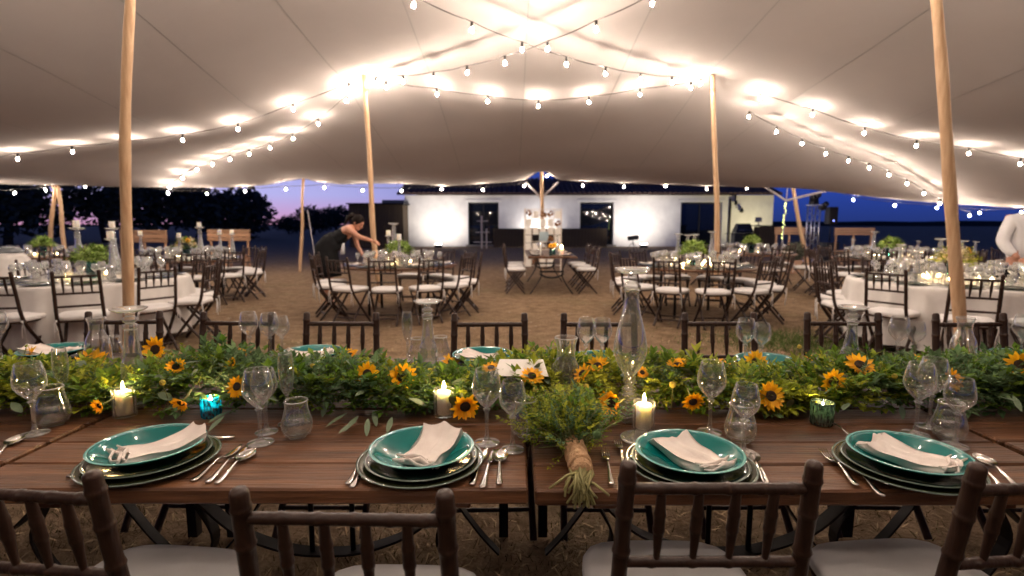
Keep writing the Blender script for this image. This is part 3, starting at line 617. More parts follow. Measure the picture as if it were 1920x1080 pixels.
eb = [(-20, 360, 13), (28, 360, 14), (85, 354, 14.9), (160, 348, 15.2), (210, 346, 15.3), (315, 360, 15.4), (388, 361, 15.4), (460, 357, 15.4), (536, 353, 15.5), (608, 350, 15.5), (680, 355, 15.6), (753, 356, 15.7), (828, 353, 15.8), (905, 354, 15.9), (983, 347, 16), (1026, 328, 16), (1093, 346, 16.1), (1170, 348, 16.3), (1248, 347, 16.5), (1325, 352, 16.7), (1400, 351, 17), (1465, 331, 17.7), (1522, 347, 17.6), (1600, 373, 16.3), (1678, 383, 15.5), (1757, 388, 14.7), (1837, 397, 14), (1915, 396, 13.2), (2010, 404, 12.4)]
light_string([at(q[0], q[1]+3, q[2]) for q in eb], 0, 'light string hanging along the far edge of the tent', cable_lift=.05)
light_string(on_line(PK['NL'], PK['NR'], 5, .75, .06, .94), 0, 'level light string overhead between the two near poles')
light_string(on_line(PK['NL'], (3.3, -2.6, 0), 9, .3, .10, .92), 0, 'unseen added light string crossing over the camera side of the front table')  # out of view, added to light the near seats and chair backs
light_string(on_line(PK['NR'], (-3.3, -2.6, 0), 9, .3, .10, .92), 0, 'unseen added light string crossing back over the camera side from the near right peak')  # second out-of-view string, added for more light on the cushions
light_string(on_line(PK['NL'], (-11.3, 4.6, 0), 10, .15), 0, 'light string from the near left peak out to the left side')
light_string(on_line(PK['NR'], (11.2, 4.6, 0), 10, .15), 0, 'light string from the near right peak out to the right side')
# ================================================================= chair kit (folding bamboo-turned chair)
def ringed(pts, r, rings, seg=10, n=44, amp=.17, wid=.0055, taper=None, cap=None):
    P = [Vector(p) for p in pts]; L = [0]
    for i in range(len(P)-1): L.append(L[-1]+(P[i+1]-P[i]).length)
    T = L[-1]; ss = set(T*i/n for i in range(n+1))
    for q in rings:
        for e in (-1.6, -.8, 0, .8, 1.6): ss.add(min(max(q+e*wid, 0), T))
    ss = sorted(ss); out = []; rad = []
    for s in ss:
        j = 0
        while j < len(L)-2 and s > L[j+1]: j += 1
        f = (s-L[j])/max(L[j+1]-L[j], 1e-6); out.append(P[j].lerp(P[j+1], f))
        q = r*(taper(s/T) if taper else 1)
        for g in rings: q += r*amp*exp(-((s-g)/wid)**2)
        rad.append(q)
    if cap:
        d = (out[0]-out[1]).normalized()
        out = [out[0]+d*.010]+[out[0]+d*.006]+out; rad = [rad[0]*.55, rad[0]*.9]+rad
    m = MB(); m.tube(out, rad, seg); return m
def spline(pts, n=14):
    P = [Vector(p) for p in pts]; out = []
    for i in range(len(P)-1):
        p0 = P[max(i-1, 0)]; p1 = P[i]; p2 = P[i+1]; p3 = P[min(i+2, len(P)-1)]
        for k in range(n):
            t = k/n; out.append(.5*((2*p1)+(p2-p0)*t+(2*p0-5*p1+4*p2-p3)*t*t+(3*p1-p0-3*p2+p3)*t**3))
    out.append(P[-1]); return out
def chair_kit():
    w = mat['chair']; kit = []
    for s in (-1, 1):
        pts = spline([(s*.172, -.245, .925), (s*.176, -.215, .72), (s*.180, -.165, .47), (s*.186, -.01, .24), (s*.192, .18, .0)])
        kit.append(('post', ringed(pts, .0158, (.028, .10, .185, .27, .37, .47, .62, .80), cap=True).mesh('chair post', w), None, []))
    for s in (-1, 1):
        pts = spline([(s*.158, .185, .445), (s*.160, .02, .25), (s*.164, -.19, 0)])
        kit.append(('leg', ringed(pts, .015, (.12, .3, .4)).mesh('chair rear leg', w), None, []))
    def yb(z): return -.215-(z-.72)*.146 if z > .72 else -.165-(z-.47)*.2
    for nm, z, rr in (('top_rail', .878, (.065, .128, .19, .252, .31)), ('middle_rail', .715, (.06, .14, .21, .29)), ('lower_rail', .590, (.1, .25))):
        hw = .172+(.9-z)*.02; kit.append((nm, ringed([(-hw, yb(z), z), (hw, yb(z), z)], .0108, rr, n=16, wid=.006).mesh('chair '+nm, w), None, []))
    sp = ringed([(0, yb(.715), .715), (0, yb(.878), .878)], .0092, (.075, .11), n=18, wid=.006, taper=lambda t: .62+.62*min(1, t/.55)-.32*max(0, (t-.55)/.45)).mesh('chair spindle', w)
    for x in (-.106, -.035, .035, .106): kit.append(('spindle', sp, Matrix.Translation((x, 0, 0)), []))
    m = MB()
    m.tube([(-.17, .185, .44), (.17, .185, .44)], .013, 8); m.tube([(-.178, -.165, .445), (.178, -.165, .445)], .013, 8)
    for s in (-1, 1): m.tube([(s*.166, -.165, .445), (s*.166, .185, .445)], .013, 8)
    kit.append(('seat_frame', m.mesh('chair seat frame', w), None, []))
    st = ringed([(-.187, .10, .10), (.187, .10, .10)], .010, (.1, .26), n=10).mesh('chair stretcher', w); kit.append(('stretcher', st, None, []))
    st2 = ringed([(-.16, -.12, .085), (.16, -.12, .085)], .010, (.1, .26), n=10).mesh('chair stretcher', w); kit.append(('stretcher', st2, None, []))
    # cushion: squarish pillow with a piped edge
    m = MB(); seg = 40; prof = [(.02, .446), (.17, .446), (.192, .452), (.203, .462), (.206, .470), (.203, .478), (.206, .482), (.202, .492), (.185, .503), (.12, .511), (.05, .513), (.0001, .513)]; vs = []; fs = []
    for (r, z) in prof:
        for k in range(seg):
            a = 2*pi*k/seg; c, s_ = cos(a), sin(a); q = (abs(c)**4.5+abs(s_)**4.5)**(-1/4.5)
            q = 1+(q-1)*min(1, r/.12); wid = 1.0 - .06*(s_ < 0)*abs(s_); vs.append((c*q*r*wid, s_*q*r*.98+.012, z))
    for i in range(len(prof)-1):
        for k in range(seg): fs.append((i*seg+k, i*seg+(k+1) % seg, (i+1)*seg+(k+1) % seg, (i+1)*seg+k))
    m.add(vs, fs); kit.append(('cushion', m.mesh('chair cushion', mat['cushion']), None, []))
    for s in (-1, 1):
        m = MB()
        for e, dx in enumerate((-.012, .014)):
            m.tube([(s*.184, -.185, .462), (s*.196+dx*.4, -.20, .44), (s*.192+dx, -.198, .37), (s*.19+dx*1.4, -.193, .30-.03*e)], [.004, .006, .006, .007], 4, flat=.25)
        m.ball((s*.187, -.195, .46), .012, 6, 4); kit.append(('tie', m.mesh('cushion tie', mat['cushion']), None, []))
    return kit
CHAIR = chair_kit()
def chair(x, y, rz, label, group): return put(CHAIR, 'chair', label, 'chair', (x, y, 0), rz, group)
# ================================================================= crockery, cutlery, glass
def plate_mesh(r, depth, name, m1, mr, lip=.004, foot=.55, seg=56):
    m = MB(); th = .0045; pr = [(.0001, 0), (r*foot, 0), (r*foot*1.04, .003)]
    n = 8
    for i in range(1, n+1):
        t = i/n; pr.append((r*(foot*1.04+(1-foot*1.04)*t), .003+(depth-.003)*(t**1.35)))
    k0 = len(pr); pr += [(r+.0018, depth+.0028), (r-.001, depth+.0048), (r-.0045, depth+.003)]
    k1 = len(pr)
    for i in range(n, -1, -1):
        t = i/n; q = r*(foot*.98+(1-foot*.98)*t)-.006*t; pr.append((q, .003+th+(depth-.003)*(t**1.35)-.001*t))
    pr += [(r*foot*.5, .0055), (.0001, .005)]
    m.lathe(pr[:k0+1], seg); m.cur = 1; m.lathe(pr[k0:k1], seg); m.cur = 0; m.lathe(pr[k1-1:], seg)
    return m.mesh(name, [m1, mr])
CHARGER = one(plate_mesh(.160, .014, 'charger plate', mat['olive_plate'], mat['rim']))
PLATE = one(plate_mesh(.142, .018, 'dinner plate', mat['green_plate'], mat['rim']))
BOWL = one(plate_mesh(.131, .036, 'coupe bowl', mat['turq'], mat['teal_rim'], foot=.42))
CHARGER_D = one(plate_mesh(.155, .014, 'charger plate', mat['green_plate'], mat['rim'], seg=28))
def napkin_mesh(seed, w=.122, l=.182):
    # folded linen: stacked plies, soft creases, one end rolled and tucked, draped over the dish of the bowl
    rr = random.Random(seed+3); m = MB(); nu, nv = 14, 30; vs = []; ph = rr.random()*6; sk = rr.uniform(-.18, .18)
    for lay in (0, 1, 2):
        for j in range(nv+1):
            for i in range(nu+1):
                a = i/nu-.5; b = j/nv; ww = w*(.80+.24*b-.06*lay+.03*sin(b*5+ph)); x = a*ww+.005*sin(b*6+ph+lay)+sk*(b-.5)*.10; y = (b-.42)*l*(1-.025*lay)+.006*sin(a*7+ph)+.008*lay*sin(ph)
                rad = min(1, sqrt(x*x+y*y)/.125); z = .011+.030*rad**2.2+.0065*lay
                z += .0016*sin(a*11+b*6+ph)*(.4+b*.6)+.002*sin(b*11+a*4+ph*2)+.006*exp(-((a-.12+.2*(b-.5))/.07)**2)*(lay == 2)
                z -= .010*max(0, abs(a)*2-.75)*(2-lay)
                vs.append((x, y, z))
    W = nu+1; S = W*(nv+1); fs = []
    for lay in (0, 1, 2):
        for j in range(nv):
            for i in range(nu): q = lay*S+j*W+i; fs.append((q, q+1, q+W+1, q+W))
    for lay in (0, 1):
        A = lay*S; B = (lay+1)*S
        for i in range(nu): fs.append((A+i, B+i, B+i+1, A+i+1))
        for j in range(nv): q = j*W+nu; fs.append((A+q, B+q, B+q+W, A+q+W)); q = j*W; fs.append((A+q, A+q+W, B+q+W, B+q))
    m.add(vs, fs); y0 = -.42*l
    for k, (dy, dz, r0) in enumerate(((-.002, .026, .008), (.013, .031, .006), (-.009, .030, .0045))):
        pts = [(x*w*.78, y0+dy+.010*sin(x*5+k+ph), .010+dz*.85+.004*sin(x*9+k)) for x in (-.55, -.35, -.1, .15, .35, .58)]; m.tube(pts, [r0*.4, r0*.9, r0, r0*1.1, r0*.9, r0*.5], 10, flat=.6)
    return m.mesh('napkin', mat['napkin'])
NAPK = [one(napkin_mesh(i)) for i in range(4)]
def blade(path, widths, ths, m):
    # flat bar along y with width and thickness per station
    vs = []; fs = []
    for (y, z), w, t in zip(path, widths, ths):
        for (a, b) in ((-1, -.3), (-.6, -1), (.6, -1), (1, -.3), (1, .3), (.6, 1), (-.6, 1), (-1, .3)): vs.append((a*w/2, y, z+b*t/2+t/2))
    n = len(path)
    for i in range(n-1):
        for k in range(8): fs.append((i*8+k, (i+1)*8+k, (i+1)*8+(k+1) % 8, i*8+(k+1) % 8))
    fs.append(tuple(range(8))); fs.append(tuple(reversed(range((n-1)*8, n*8)))); m.add(vs, fs)
def handle(m, L=.115): blade([(0, .001), (.008, 0), (.03, .0), (.07, .006), (L-.02, .010), (L, .009)], [.010, .017, .013, .0075, .0055, .0075], [.003, .004, .0035, .003, .003, .003], m)
def cutlery():
    s = mat['silver']; out = {}
    m = MB(); handle(m); blade([(.115, .009), (.130, .005), (.148, .002), (.155, .002)], [.0075, .018, .0235, .023], [.003, .002, .002, .002], m)
    for k in range(4):
        x = (k-1.5)*.0060; m.tube([(x, .153, .003), (x, .175, .003), (x, .200, .008)], [.0019, .0018, .0009], 6, flat=.7)
    out['fork'] = one(m.mesh('fork', s))
    m = MB(); handle(m, .118); blade([(.118, .009), (.13, .004), (.15, .0015), (.175, .0015), (.195, .003), (.207, .006)], [.008, .013, .019, .019, .013, .003], [.003, .0022, .0016, .0014, .0014, .001], m); out['knife'] = one(m.mesh('knife', s))
    m = MB(); handle(m); vs = []; fs = []; ny, nx = 12, 8
    for j in range(ny+1):
        t = j/ny; y = .113+.075*t; hw = .0225*sin(pi*min(1, .06+t*.94))**.62*(1.02-.1*t)
        for i in range(nx+1):
            a = (i/nx-.5)*2; vs.append((a*hw, y, .0095-.008*(1-a*a)*sin(pi*(.1+.8*t))))
    for j in range(ny):
        for i in range(nx): q = j*(nx+1)+i; fs.append((q, q+1, q+nx+2, q+nx+1)); fs.append((q+nx+1, q+nx+2, q+1, q))
    m.add(vs[:], fs[::2]); m.add([(x, y, z-.0012) for x, y, z in vs], fs[1::2]); out['spoon'] = one(m.mesh('spoon', s)); return out
CUT = cutlery()
def wine_glass(H, R_, bowlh, seg=36, rim=.74, gm='thin', sm='solid'):
    zb = H-bowlh; b = MB(); out = []; n = 16
    for i in range(n+1):
        t = i/n; out.append((max(.004, R_*(sin(pi*.5*min(1, t/.52))**1.08 if t < .52 else 1-(1-rim)*((t-.52)/.48)**1.7)), zb+bowlh*t))
    inn = [(max(.0005, r-.0016), z+(.003 if i < 2 else .0008)) for i, (r, z) in enumerate(out)]
    b.lathe(out+[(out[-1][0]-.0008, H+.001)]+inn[::-1], seg)
    s = MB(); s.lathe([(.0001, 0), (R_*.86, 0), (R_*.88, .0015), (R_*.86, .003), (R_*.4, .006), (.008, .013), (.0048, .03), (.0044, zb*.6), (.0056, zb-.006), (.011, zb+.003), (.0001, zb+.006)], seg)
    return [('bowl', b.mesh('wine glass bowl', mat[gm]), None, []), ('stem', s.mesh('wine glass stem', mat[sm]), None, [])]
WINE = wine_glass(.215, .041, .118); WINE_S = wine_glass(.195, .037, .104)
WINE_FAR = wine_glass(.215, .043, .105, 12, gm='thin_far', sm='thin_far'); WINE_FAR2 = wine_glass(.19, .037, .09, 12, gm='thin_far', sm='thin_far')
def wine_far(k):
    return [(a, b, c, d) for (a, b, c, d) in k]
def tumbler(seg=36, fill=.5, gm='thin'):
    pts = [(.026, .003), (.036, .010), (.042, .024), (.0435, .036), (.042, .050), (.037, .068), (.032, .088), (.031, .100), (.0335, .108)]
    b = MB(); inn = [(r-.0018, z+.003) for r, z in pts]
    b.lathe([(.0001, .0)]+[(.024, .0)]+pts+[(.0327, .1092)]+inn[:0:-1]+[(.0001, .008)], seg)
    kit = [('glass', b.mesh('tumbler glass', mat[gm]), None, [])]
    if fill:
        w = MB(); q = [p for p in pts if p[1] < .108*fill+.004]; q = [(r-.0030, z+.006) for r, z in q]; w.lathe([(.0001, .0085)]+q+[(.0001, q[-1][1])], seg); kit.append(('water', w.mesh('water fill', mat['water']), None, []))
    return kit
TUMB_W = tumbler(); TUMB = tumbler(fill=0); TUMB_FAR = tumbler(12, 0, 'thin_far')
def carafe(h=.215, r=.048, seg=32):
    pts = [(r*.9, .003), (r, .02), (r*1.02, .06), (r*.95, .11), (r*.62, .15), (r*.55, .17), (r*.6, .195), (r*.74, h)]
    P = [p.to_tuple()[:2] for p in spline([(a, b, 0) for a, b in pts], 3)]
    b = MB(); b.lathe([(.0001, 0)]+P+[(P[-1][0]-.001, h+.0012)]+[(q-.002, z+.002) for q, z in P[::-1]]+[(.0001, .006)], seg); return one(b.mesh('carafe', mat['blown']))
CARAFE = carafe(); CARAFE_S = carafe(.19, .046)
def flute():
    b = MB(); pts = [(.004, .09), (.014, .105), (.021, .14), (.0235, .17), (.022, .20), (.0195, .225)]; P = [p.to_tuple()[:2] for p in spline([(a, b_, 0) for a, b_ in pts], 3)]
    b.lathe(P+[(.0188, .2258)]+[(max(.0005, q-.0014), z+.001) for q, z in P[::-1]], 32); s = MB(); s.lathe([(.0001, 0), (.032, 0), (.031, .003), (.006, .012), (.0042, .05), (.005, .088), (.0001, .094)], 32)
    return [('bowl', b.mesh('flute bowl', mat['thin']), None, []), ('stem', s.mesh('flute stem', mat['solid']), None, [])]
FLUTE = flute()
def candlestick(h, dish, r, name, square=False, knobs=2, seg=32, gm='blown', sm='solid'):
    kit = []; z0 = .0
    if square:
        m = MB()
        for i, (w, t) in enumerate(((.098, .022), (.082, .020), (.066, .020), (.05, .018))): m.box((0, 0, z0+t/2), (w, w, t-.001), ch=.003); z0 += t
        kit.append(('base', m.mesh('stepped glass base', mat['blown'], smooth=False), None, []))
    else:
        m = MB(); m.lathe([(.0001, 0), (r*1.25, 0), (r*1.28, .006), (r*.9, .014), (r*.45, .024), (.0001, .026)], seg); kit.append(('base', m.mesh('glass foot', mat[sm]), None, [])); z0 = .024
    ze = h-.022-.026*knobs-.010
    pts = [(r*.5, z0+.0), (r*.62, z0+.01), (r*.42, z0+.024), (r*.9, z0+.055), (r*1.0, z0+.09), (r*.93, z0+.13), (r*.72, z0+(ze-z0)*.62), (r*.52, ze-.02), (r*.5, ze)]
    P = [p.to_tuple()[:2] for p in spline([(a, b, 0) for a, b in pts], 4)]
    m = MB(); m.lathe([(.0001, z0)]+P+[(q-.0022, z-.001) for q, z in P[::-1]], seg); kit.append(('body', m.mesh('blown glass body', mat[gm]), None, []))
    m = MB(); z = ze
    for k in range(knobs):
        rr_ = r*(.62-.04*k); m.lathe([(.0001, z), (rr_*.62, z), (rr_*.92, z+.005), (rr_, z+.012), (rr_*.92, z+.019), (rr_*.6, z+.024), (.0001, z+.0245)], seg); z += .026
    m.lathe([(.0001, z), (r*.3, z), (r*.42, z+.006), (r*.3, z+.012), (.0001, z+.012)], seg); z += .0125
    kit.append(('knob', m.mesh('glass knobs', mat[sm]), None, []))
    m = MB(); d = dish/2; m.lathe([(.0001, z), (d*.35, z), (d*.75, z+.004), (d, z+.013), (d*1.01, z+.017), (d*.97, z+.0175), (d*.7, z+.008), (.0001, z+.005)], seg); kit.append(('dish', m.mesh('glass candle dish', mat[sm]), None, []))
    return kit
def tall_stick():
    kit = []; z0 = 0
    for i, (w, t) in enumerate(((.100, .022), (.084, .020), (.068, .019), (.050, .018))):
        m = MB(); m.box((0, 0, z0+t/2), (w, w, t-.001), ch=.003); z0 += t; kit.append(('base_step', m.mesh('stepped glass base', mat['solid'], smooth=False), None, []))
    P = [p.to_tuple()[:2] for p in spline([(a, b, 0) for a, b in ((.013, .079), (.023, .092), (.014, .106), (.021, .120), (.017, .138), (.033, .162), (.050, .205), (.0525, .235), (.044, .285), (.030, .340), (.0225, .388), (.0225, .408), (.0275, .415))], 4)]
    m = MB(); m.lathe([(.0001, .079)]+P+[(max(.0005, q-.0024), z-.001) for q, z in P[::-1]], 40); kit.append(('body', m.mesh('blown glass body', mat['blown']), None, []))
    m = MB(); m.lathe([(.0001, .414), (.017, .415), (.027, .421), (.028, .428), (.020, .436), (.012, .444), (.017, .450), (.012, .457), (.015, .466), (.0001, .467)], 32); kit.append(('knob', m.mesh('glass knobs', mat['solid']), None, []))
    m = MB(); m.lathe([(.0001, .466), (.022, .466), (.044, .469), (.053, .477), (.054, .484), (.0515, .4845), (.04, .474), (.0001, .472)], 40); kit.append(('dish', m.mesh('glass candle dish', mat['solid']), None, [])); return kit
STICK_TALL = tall_stick(); STICK_MID = candlestick(.36, .118, .040, 'mid'); 
STICK_FAR = [k for k in candlestick(.40, .11, .038, 'far', seg=14, gm='thin_far', sm='thin_far')]
for i, k in enumerate(STICK_FAR):      # far ones: same shapes, thin blown glass throughout
    pass
def candle_kit(r, h, lit, seg=24):
    m = MB(); m.lathe([(.0001, 0), (r*.97, 0), (r, .003), (r, h-.004), (r*.96, h), (r*.8, h-.004), (.0001, h-.007)], seg)
    subs = []
    w = MB(); w.tube([(0, 0, h-.008), (.001, 0, h+.004), (.002, .001, h+.010)], .0011, 5); subs.append(('wick', w.mesh('wick', mat['wick']), None, []))
    if lit:
        f = MB(); f.lathe([(.0001, h+.003), (.003, h+.006), (.0045, h+.012), (.0038, h+.019), (.0016, h+.027), (.0001, h+.032)], 10); subs.append(('flame', f.mesh('flame', mat['flame']), None, []))
    return one(m.mesh('candle', mat['wax']), subs)
CAND = candle_kit(.023, .075, True); CAND_FAR = candle_kit(.035, .09, False, 14); TEA = candle_kit(.019, .018, True, 14)
def holder_glass(r, h, seg=32, m_='thin'):
    m = MB(); m.lathe([(.0001, 0), (r*.96, 0), (r, .003), (r*1.02, h), (r*1.0, h+.0008), (r-.0022, h-.0005), (r-.0025, .009), (.0001, .008)], seg); return one(m.mesh('glass candle holder', mat[m_]))
HOLD = holder_glass(.033, .088); VOT_B = holder_glass(.031, .062, 40, 'blue_merc'); VOT_G = holder_glass(.033, .07, 40, 'green_merc'); VOT_FAR = holder_glass(.03, .06, 12, 'thin_far')
# ================================================================= flowers and foliage
def petal_mesh(l, w, nm='petal', mt='petal', curl=.25):
    vs = []; n = 5
    for i in range(n+1):
        t = i/n; hw = w/2*sin(pi*min(.97, .16+.84*t))**.75*(1.0 if t < .98 else .1); z = curl*l*(t*t-.5*t)
        vs += [(-hw, l*t, z+.08*hw), (0, l*t, z-.12*hw), (hw, l*t, z+.08*hw)]
    fs = []
    for i in range(n):
        b = i*3; fs += [(b, b+1, b+4, b+3), (b+1, b+2, b+5, b+4)]
    m = MB(); m.add(vs, fs); return m.mesh(nm, mat[mt])
PETALS = [petal_mesh(.026, .0115, curl=c) for c in (.35, .1, -.25)]
def disc_mesh():
    m = MB(); m.lathe([(.0001, -.004), (.011, -.003), (.0135, .001), (.0125, .005), (.008, .0062), (.004, .005), (.0001, .0045)], 18); return m.mesh('disc', mat['disc'])
DISC = disc_mesh(); m = MB(); m.lathe([(.0001, -.012), (.006, -.010), (.013, -.004), (.016, -.001), (.009, -.0015)], 12); CALYX = m.mesh('calyx', mat['leaf_a'])
def aim_matrix(nrm, roll=0):
    z = Vector(nrm).normalized(); x = Vector((0, 0, 1)).cross(z)
    if x.length < .05: x = Vector((1, 0, 0))
    x.normalize(); y = z.cross(x); return Matrix((x, y, z)).transposed().to_4x4() @ Matrix.Rotation(roll, 4, 'Z')
def sunflower(p, dia, nrm, label, name='sunflower', group='sunflowers in the garland', n=17, openness=.12):
    s = dia/.079; t = thing(name, label, 'flower', p, 0, group); t.rotation_euler = aim_matrix(nrm, R.random()*6).to_euler(); t.scale = (s, s, s)
    link('disc', DISC, t); link('calyx', CALYX, t)
    m = MB(); m.tube([(0, 0, -.008), (0, .004, -.03), (0, .0, -.06)], .003, 6); link('stem', m.mesh('flower stem', mat['stem']), t)
    for ring in (0, 1):
        k = n if ring == 0 else n-5
        for i in range(k):
            a = 2*pi*(i+.5*ring+R.uniform(-.18, .18))/k; tilt = openness+.22*ring+R.uniform(-.1, .22)
            M = Matrix.Rotation(a, 4, 'Z') @ Matrix.Translation((0, .0118, .0005+.0012*ring)) @ Matrix.Rotation(tilt, 4, 'X') @ Matrix.Rotation(R.uniform(-.25, .25), 4, 'Y') @ Matrix.Scale(R.uniform(.82, 1.1)*(1-.12*ring), 4)
            link('petal', R.choice(PETALS), t, M)
def leaf_add(m, p, d, n, l, w, curl=0.15):
    d = d.normalized(); s = d.cross(n)
    if s.length < 1e-3: s = d.cross(Vector((1, .2, .1)))
    s.normalize(); n = s.cross(d); b = len(m.v)
    c1 = p+d*l*.5+n*(l*curl*.35); c2 = p+d*l-n*(l*curl*.4)
    m.v += [tuple(p), tuple(c1-s*w*.5+n*w*.12), tuple(c1-n*w*.05), tuple(c1+s*w*.5+n*w*.12), tuple(c2)]
    m.f += [(b, b+2, b+1), (b, b+3, b+2), (b+1, b+2, b+4), (b+2, b+3, b+4)]; m.mi += [m.cur]*4
def sprig(m, p, d, L, nl, l, w, rr, up=.3, droop=.4, stem=True, fan=1.0):
    d = d.normalized(); pts = [p]; q = p.copy(); dd = d.copy()
    for i in range(nl):
        q = q+dd*(L/nl); dd = (dd+Vector((rr.uniform(-.12, .12), rr.uniform(-.12, .12), up*.12-droop*.12*i/nl))).normalized(); pts.append(q.copy())
        side = dd.cross(Vector((0, 0, 1))); side = side.normalized() if side.length > .05 else Vector((1, 0, 0)); ny = dd.cross(side).normalized()
        for s in (-1, 1):
            ang = rr.uniform(-.7, .7); sd = (side*cos(ang)+ny*sin(ang))*s; k = rr.uniform(.75, 1.2)*(1-.35*i/nl)
            leaf_add(m, q, dd*.75+sd*fan, Vector((rr.uniform(-.4, .4), rr.uniform(-.4, .4), 1)), l*k, w*k)
    leaf_add(m, q, dd, Vector((0, 0, 1)), l, w)
    return pts
# ================================================================= the long front table
TZ = .75
def plank_table(x0, x1, y0, y1, label, dz=0.0, group='plank tables pushed end to end'):
    t = thing('plank_table', label, 'table', ((x0+x1)/2, (y0+y1)/2, 0), 0, group); W = x1-x0-.006; D = y1-y0; n = 9; pw = D/n
    for i in range(n):
        m = MB(); e = R.uniform(-.0015, .0015); m.box((R.uniform(-.003, .003), 0, TZ-.02+dz+e), (W-R.uniform(0, .006), pw-.0055, .04), ch=.005)
        link('plank', m.mesh('plank', mat['plank'], smooth=False), t, Matrix.Translation((0, -D/2+pw*(i+.5), 0)))
    for sx in (-1, 1):
        m = MB(); m.box((sx*(W/2-.18), 0, TZ-.058+dz), (.07, D-.1, .035), ch=.004); link('batten', m.mesh('batten', mat['plank'], smooth=False), t)
    lm = MB(); lm.box((0, 0, .335), (.04, .04, .67)); lm = lm.mesh('table leg', mat['iron'], smooth=False)
    for sx in (-1, 1): link('leg', lm, t, Matrix.Translation((sx*(W/2-.08), D/2-.22, 0)))
    # curled flat-iron trestle in the middle of the table: two bowed legs, a hanging band and two thin rods
    def band(pts, w, nm):
        m = MB(); vs = []; fs = []
        for k, p in enumerate(pts):
            t0 = (pts[min(k+1, len(pts)-1)]-pts[max(k-1, 0)]).normalized(); n_ = Vector((-t0.z, 0, t0.x)); vs += [p-n_*.004+Vector((0, -w, 0)), p+n_*.004+Vector((0, -w, 0)), p+n_*.004+Vector((0, w, 0)), p-n_*.004+Vector((0, w, 0))]
        for k in range(len(pts)-1):
            for e in range(4): fs.append((k*4+e, k*4+(e+1) % 4, (k+1)*4+(e+1) % 4, (k+1)*4+e))
        m.add(vs, fs); return m.mesh(nm, mat['iron'], smooth=False)
    for yy in (-.10, .28):
        for sx in (-1, 1): link('leg', band(spline([(sx*.24, 0, .70), (sx*.40, 0, .60), (sx*.44, 0, .46), (sx*.38, 0, .30), (sx*.48, 0, .12), (sx*.58, 0, .0)], 6), .022, 'bowed leg'), t, Matrix.Translation((0, yy, 0)))
        link('brace', band(spline([(-.42, 0, .44), (-.30, 0, .33), (-.14, 0, .265), (.0, 0, .25), (.14, 0, .265), (.30, 0, .33), (.42, 0, .44)], 6), .026, 'hanging band'), t, Matrix.Translation((0, yy, 0)))
        for x in (-.05, .09):
            m = MB(); m.tube([(x, 0, .71), (x, 0, .255)], .009, 8); link('rod', m.mesh('trestle rod', mat['iron']), t, Matrix.Translation((0, yy, 0)))
    return t
Y0T, Y1T = 1.187, 2.44
plank_table(-2.70, -1.323, Y0T, Y1T, 'brown plank table at the left end of the garlanded row', .002)
plank_table(-1.317, .046, Y0T, Y1T, 'brown plank table left of the hanging bouquet, under two near place settings', .0)
plank_table(.052, 1.390, Y0T, Y1T, 'brown plank table under the hanging bouquet and the tall candlestick', -.002)
plank_table(1.396, 2.75, Y0T, Y1T, 'brown plank table at the right end of the garlanded row', .0015)
# near chairs: backs towards the camera
def near_chair(pxl, pyl, Y, rz, label):
    p = at(pxl, pyl, Y); chair(p.x, p.y+.24, rz, label, 'chairs along the camera side of the front table')
near_chair(42, 915, .92, -.10, 'near chair at the bottom left corner, its right post beside the first setting')
near_chair(650, 925, .84, -.03, 'near chair in front of the second setting, left of the bouquet stems')
near_chair(1351, 862, .945, .0, 'near chair showing both back rails in front of the setting right of the bouquet')
near_chair(1965, 875, .95, .09, 'near chair at the bottom right corner, its left post beside the last setting')
for x, y, rz, lab in ((-1.97, 2.66, .06, 'far-side chair behind the leftmost glass candlestick'), (-1.40, 2.63, -.04, 'far-side chair second from the left, beside the cushioned chairs of the cloth table'), (-.86, 2.62, .0, 'far-side chair left of the middle candlestick'), (-.105, 2.60, .03, 'far-side chair right of the middle candlestick'), (.43, 2.60, -.02, 'far-side chair behind the tall candlestick'), (1.05, 2.62, .02, 'far-side chair right of the tall candlestick'), (1.66, 2.62, -.03, 'far-side chair behind the right candlestick'), (2.30, 2.60, .04, 'far-side chair in front of the right thick pole')):
    chair(x*.985, y-.25, pi+rz, lab, 'chairs along the far side of the front table')
# ---------------------------------------------------------------- place settings
def top(p, dz=0): return Vector((p.x, p.y, TZ+.003+dz))
def setting(cpx, cpy, bpx, bpy_, nrot, seed, where, charger='olive'):
    c = on(cpx, cpy, TZ+.006); b = on(bpx, bpy_, TZ+.055); g = 'place settings on the camera side'
    put(CHARGER, 'charger_plate', 'olive green charger plate under the '+where, 'plate', top(c), R.random()*6, 'charger plates')
    k = c.lerp(b, .5); put(PLATE, 'dinner_plate', 'dark green plate on the charger of the '+where, 'plate', top(k, .0075), R.random()*6, 'dinner plates')
    put(BOWL, 'bowl', 'turquoise coupe bowl on top of the '+where, 'bowl', top(c.lerp(b, .8), .0165), R.random()*6, 'turquoise bowls')
    bb = c.lerp(b, .8); put(NAPK[seed % 4], 'napkin', 'folded beige napkin on the bowl of the '+where, 'napkin', (bb.x+.015, bb.y-.005, TZ+.0185), nrot, 'folded napkins')
S1, S2, S3, S4 = 'near setting before the blue votive', 'near setting left of the hanging bouquet', 'near setting right of the hanging bouquet', 'near setting before the green votive'
setting(284, 866, 278, 832, -.75, 0, S1); setting(789, 868, 792, 838, -.28, 1, S2); setting(1293, 874, 1291, 846, .42, 2, S3); setting(1697, 878, 1703, 848, .62, 3, S4)
def cut(kind, a, b, label):
    p = on(*a, TZ); q = on(*b, TZ); d = q-p; put(CUT[kind], kind, label, kind, (p.x, p.y, TZ+.0035), atan2(-d.x, d.y), kind+'s on the front table')
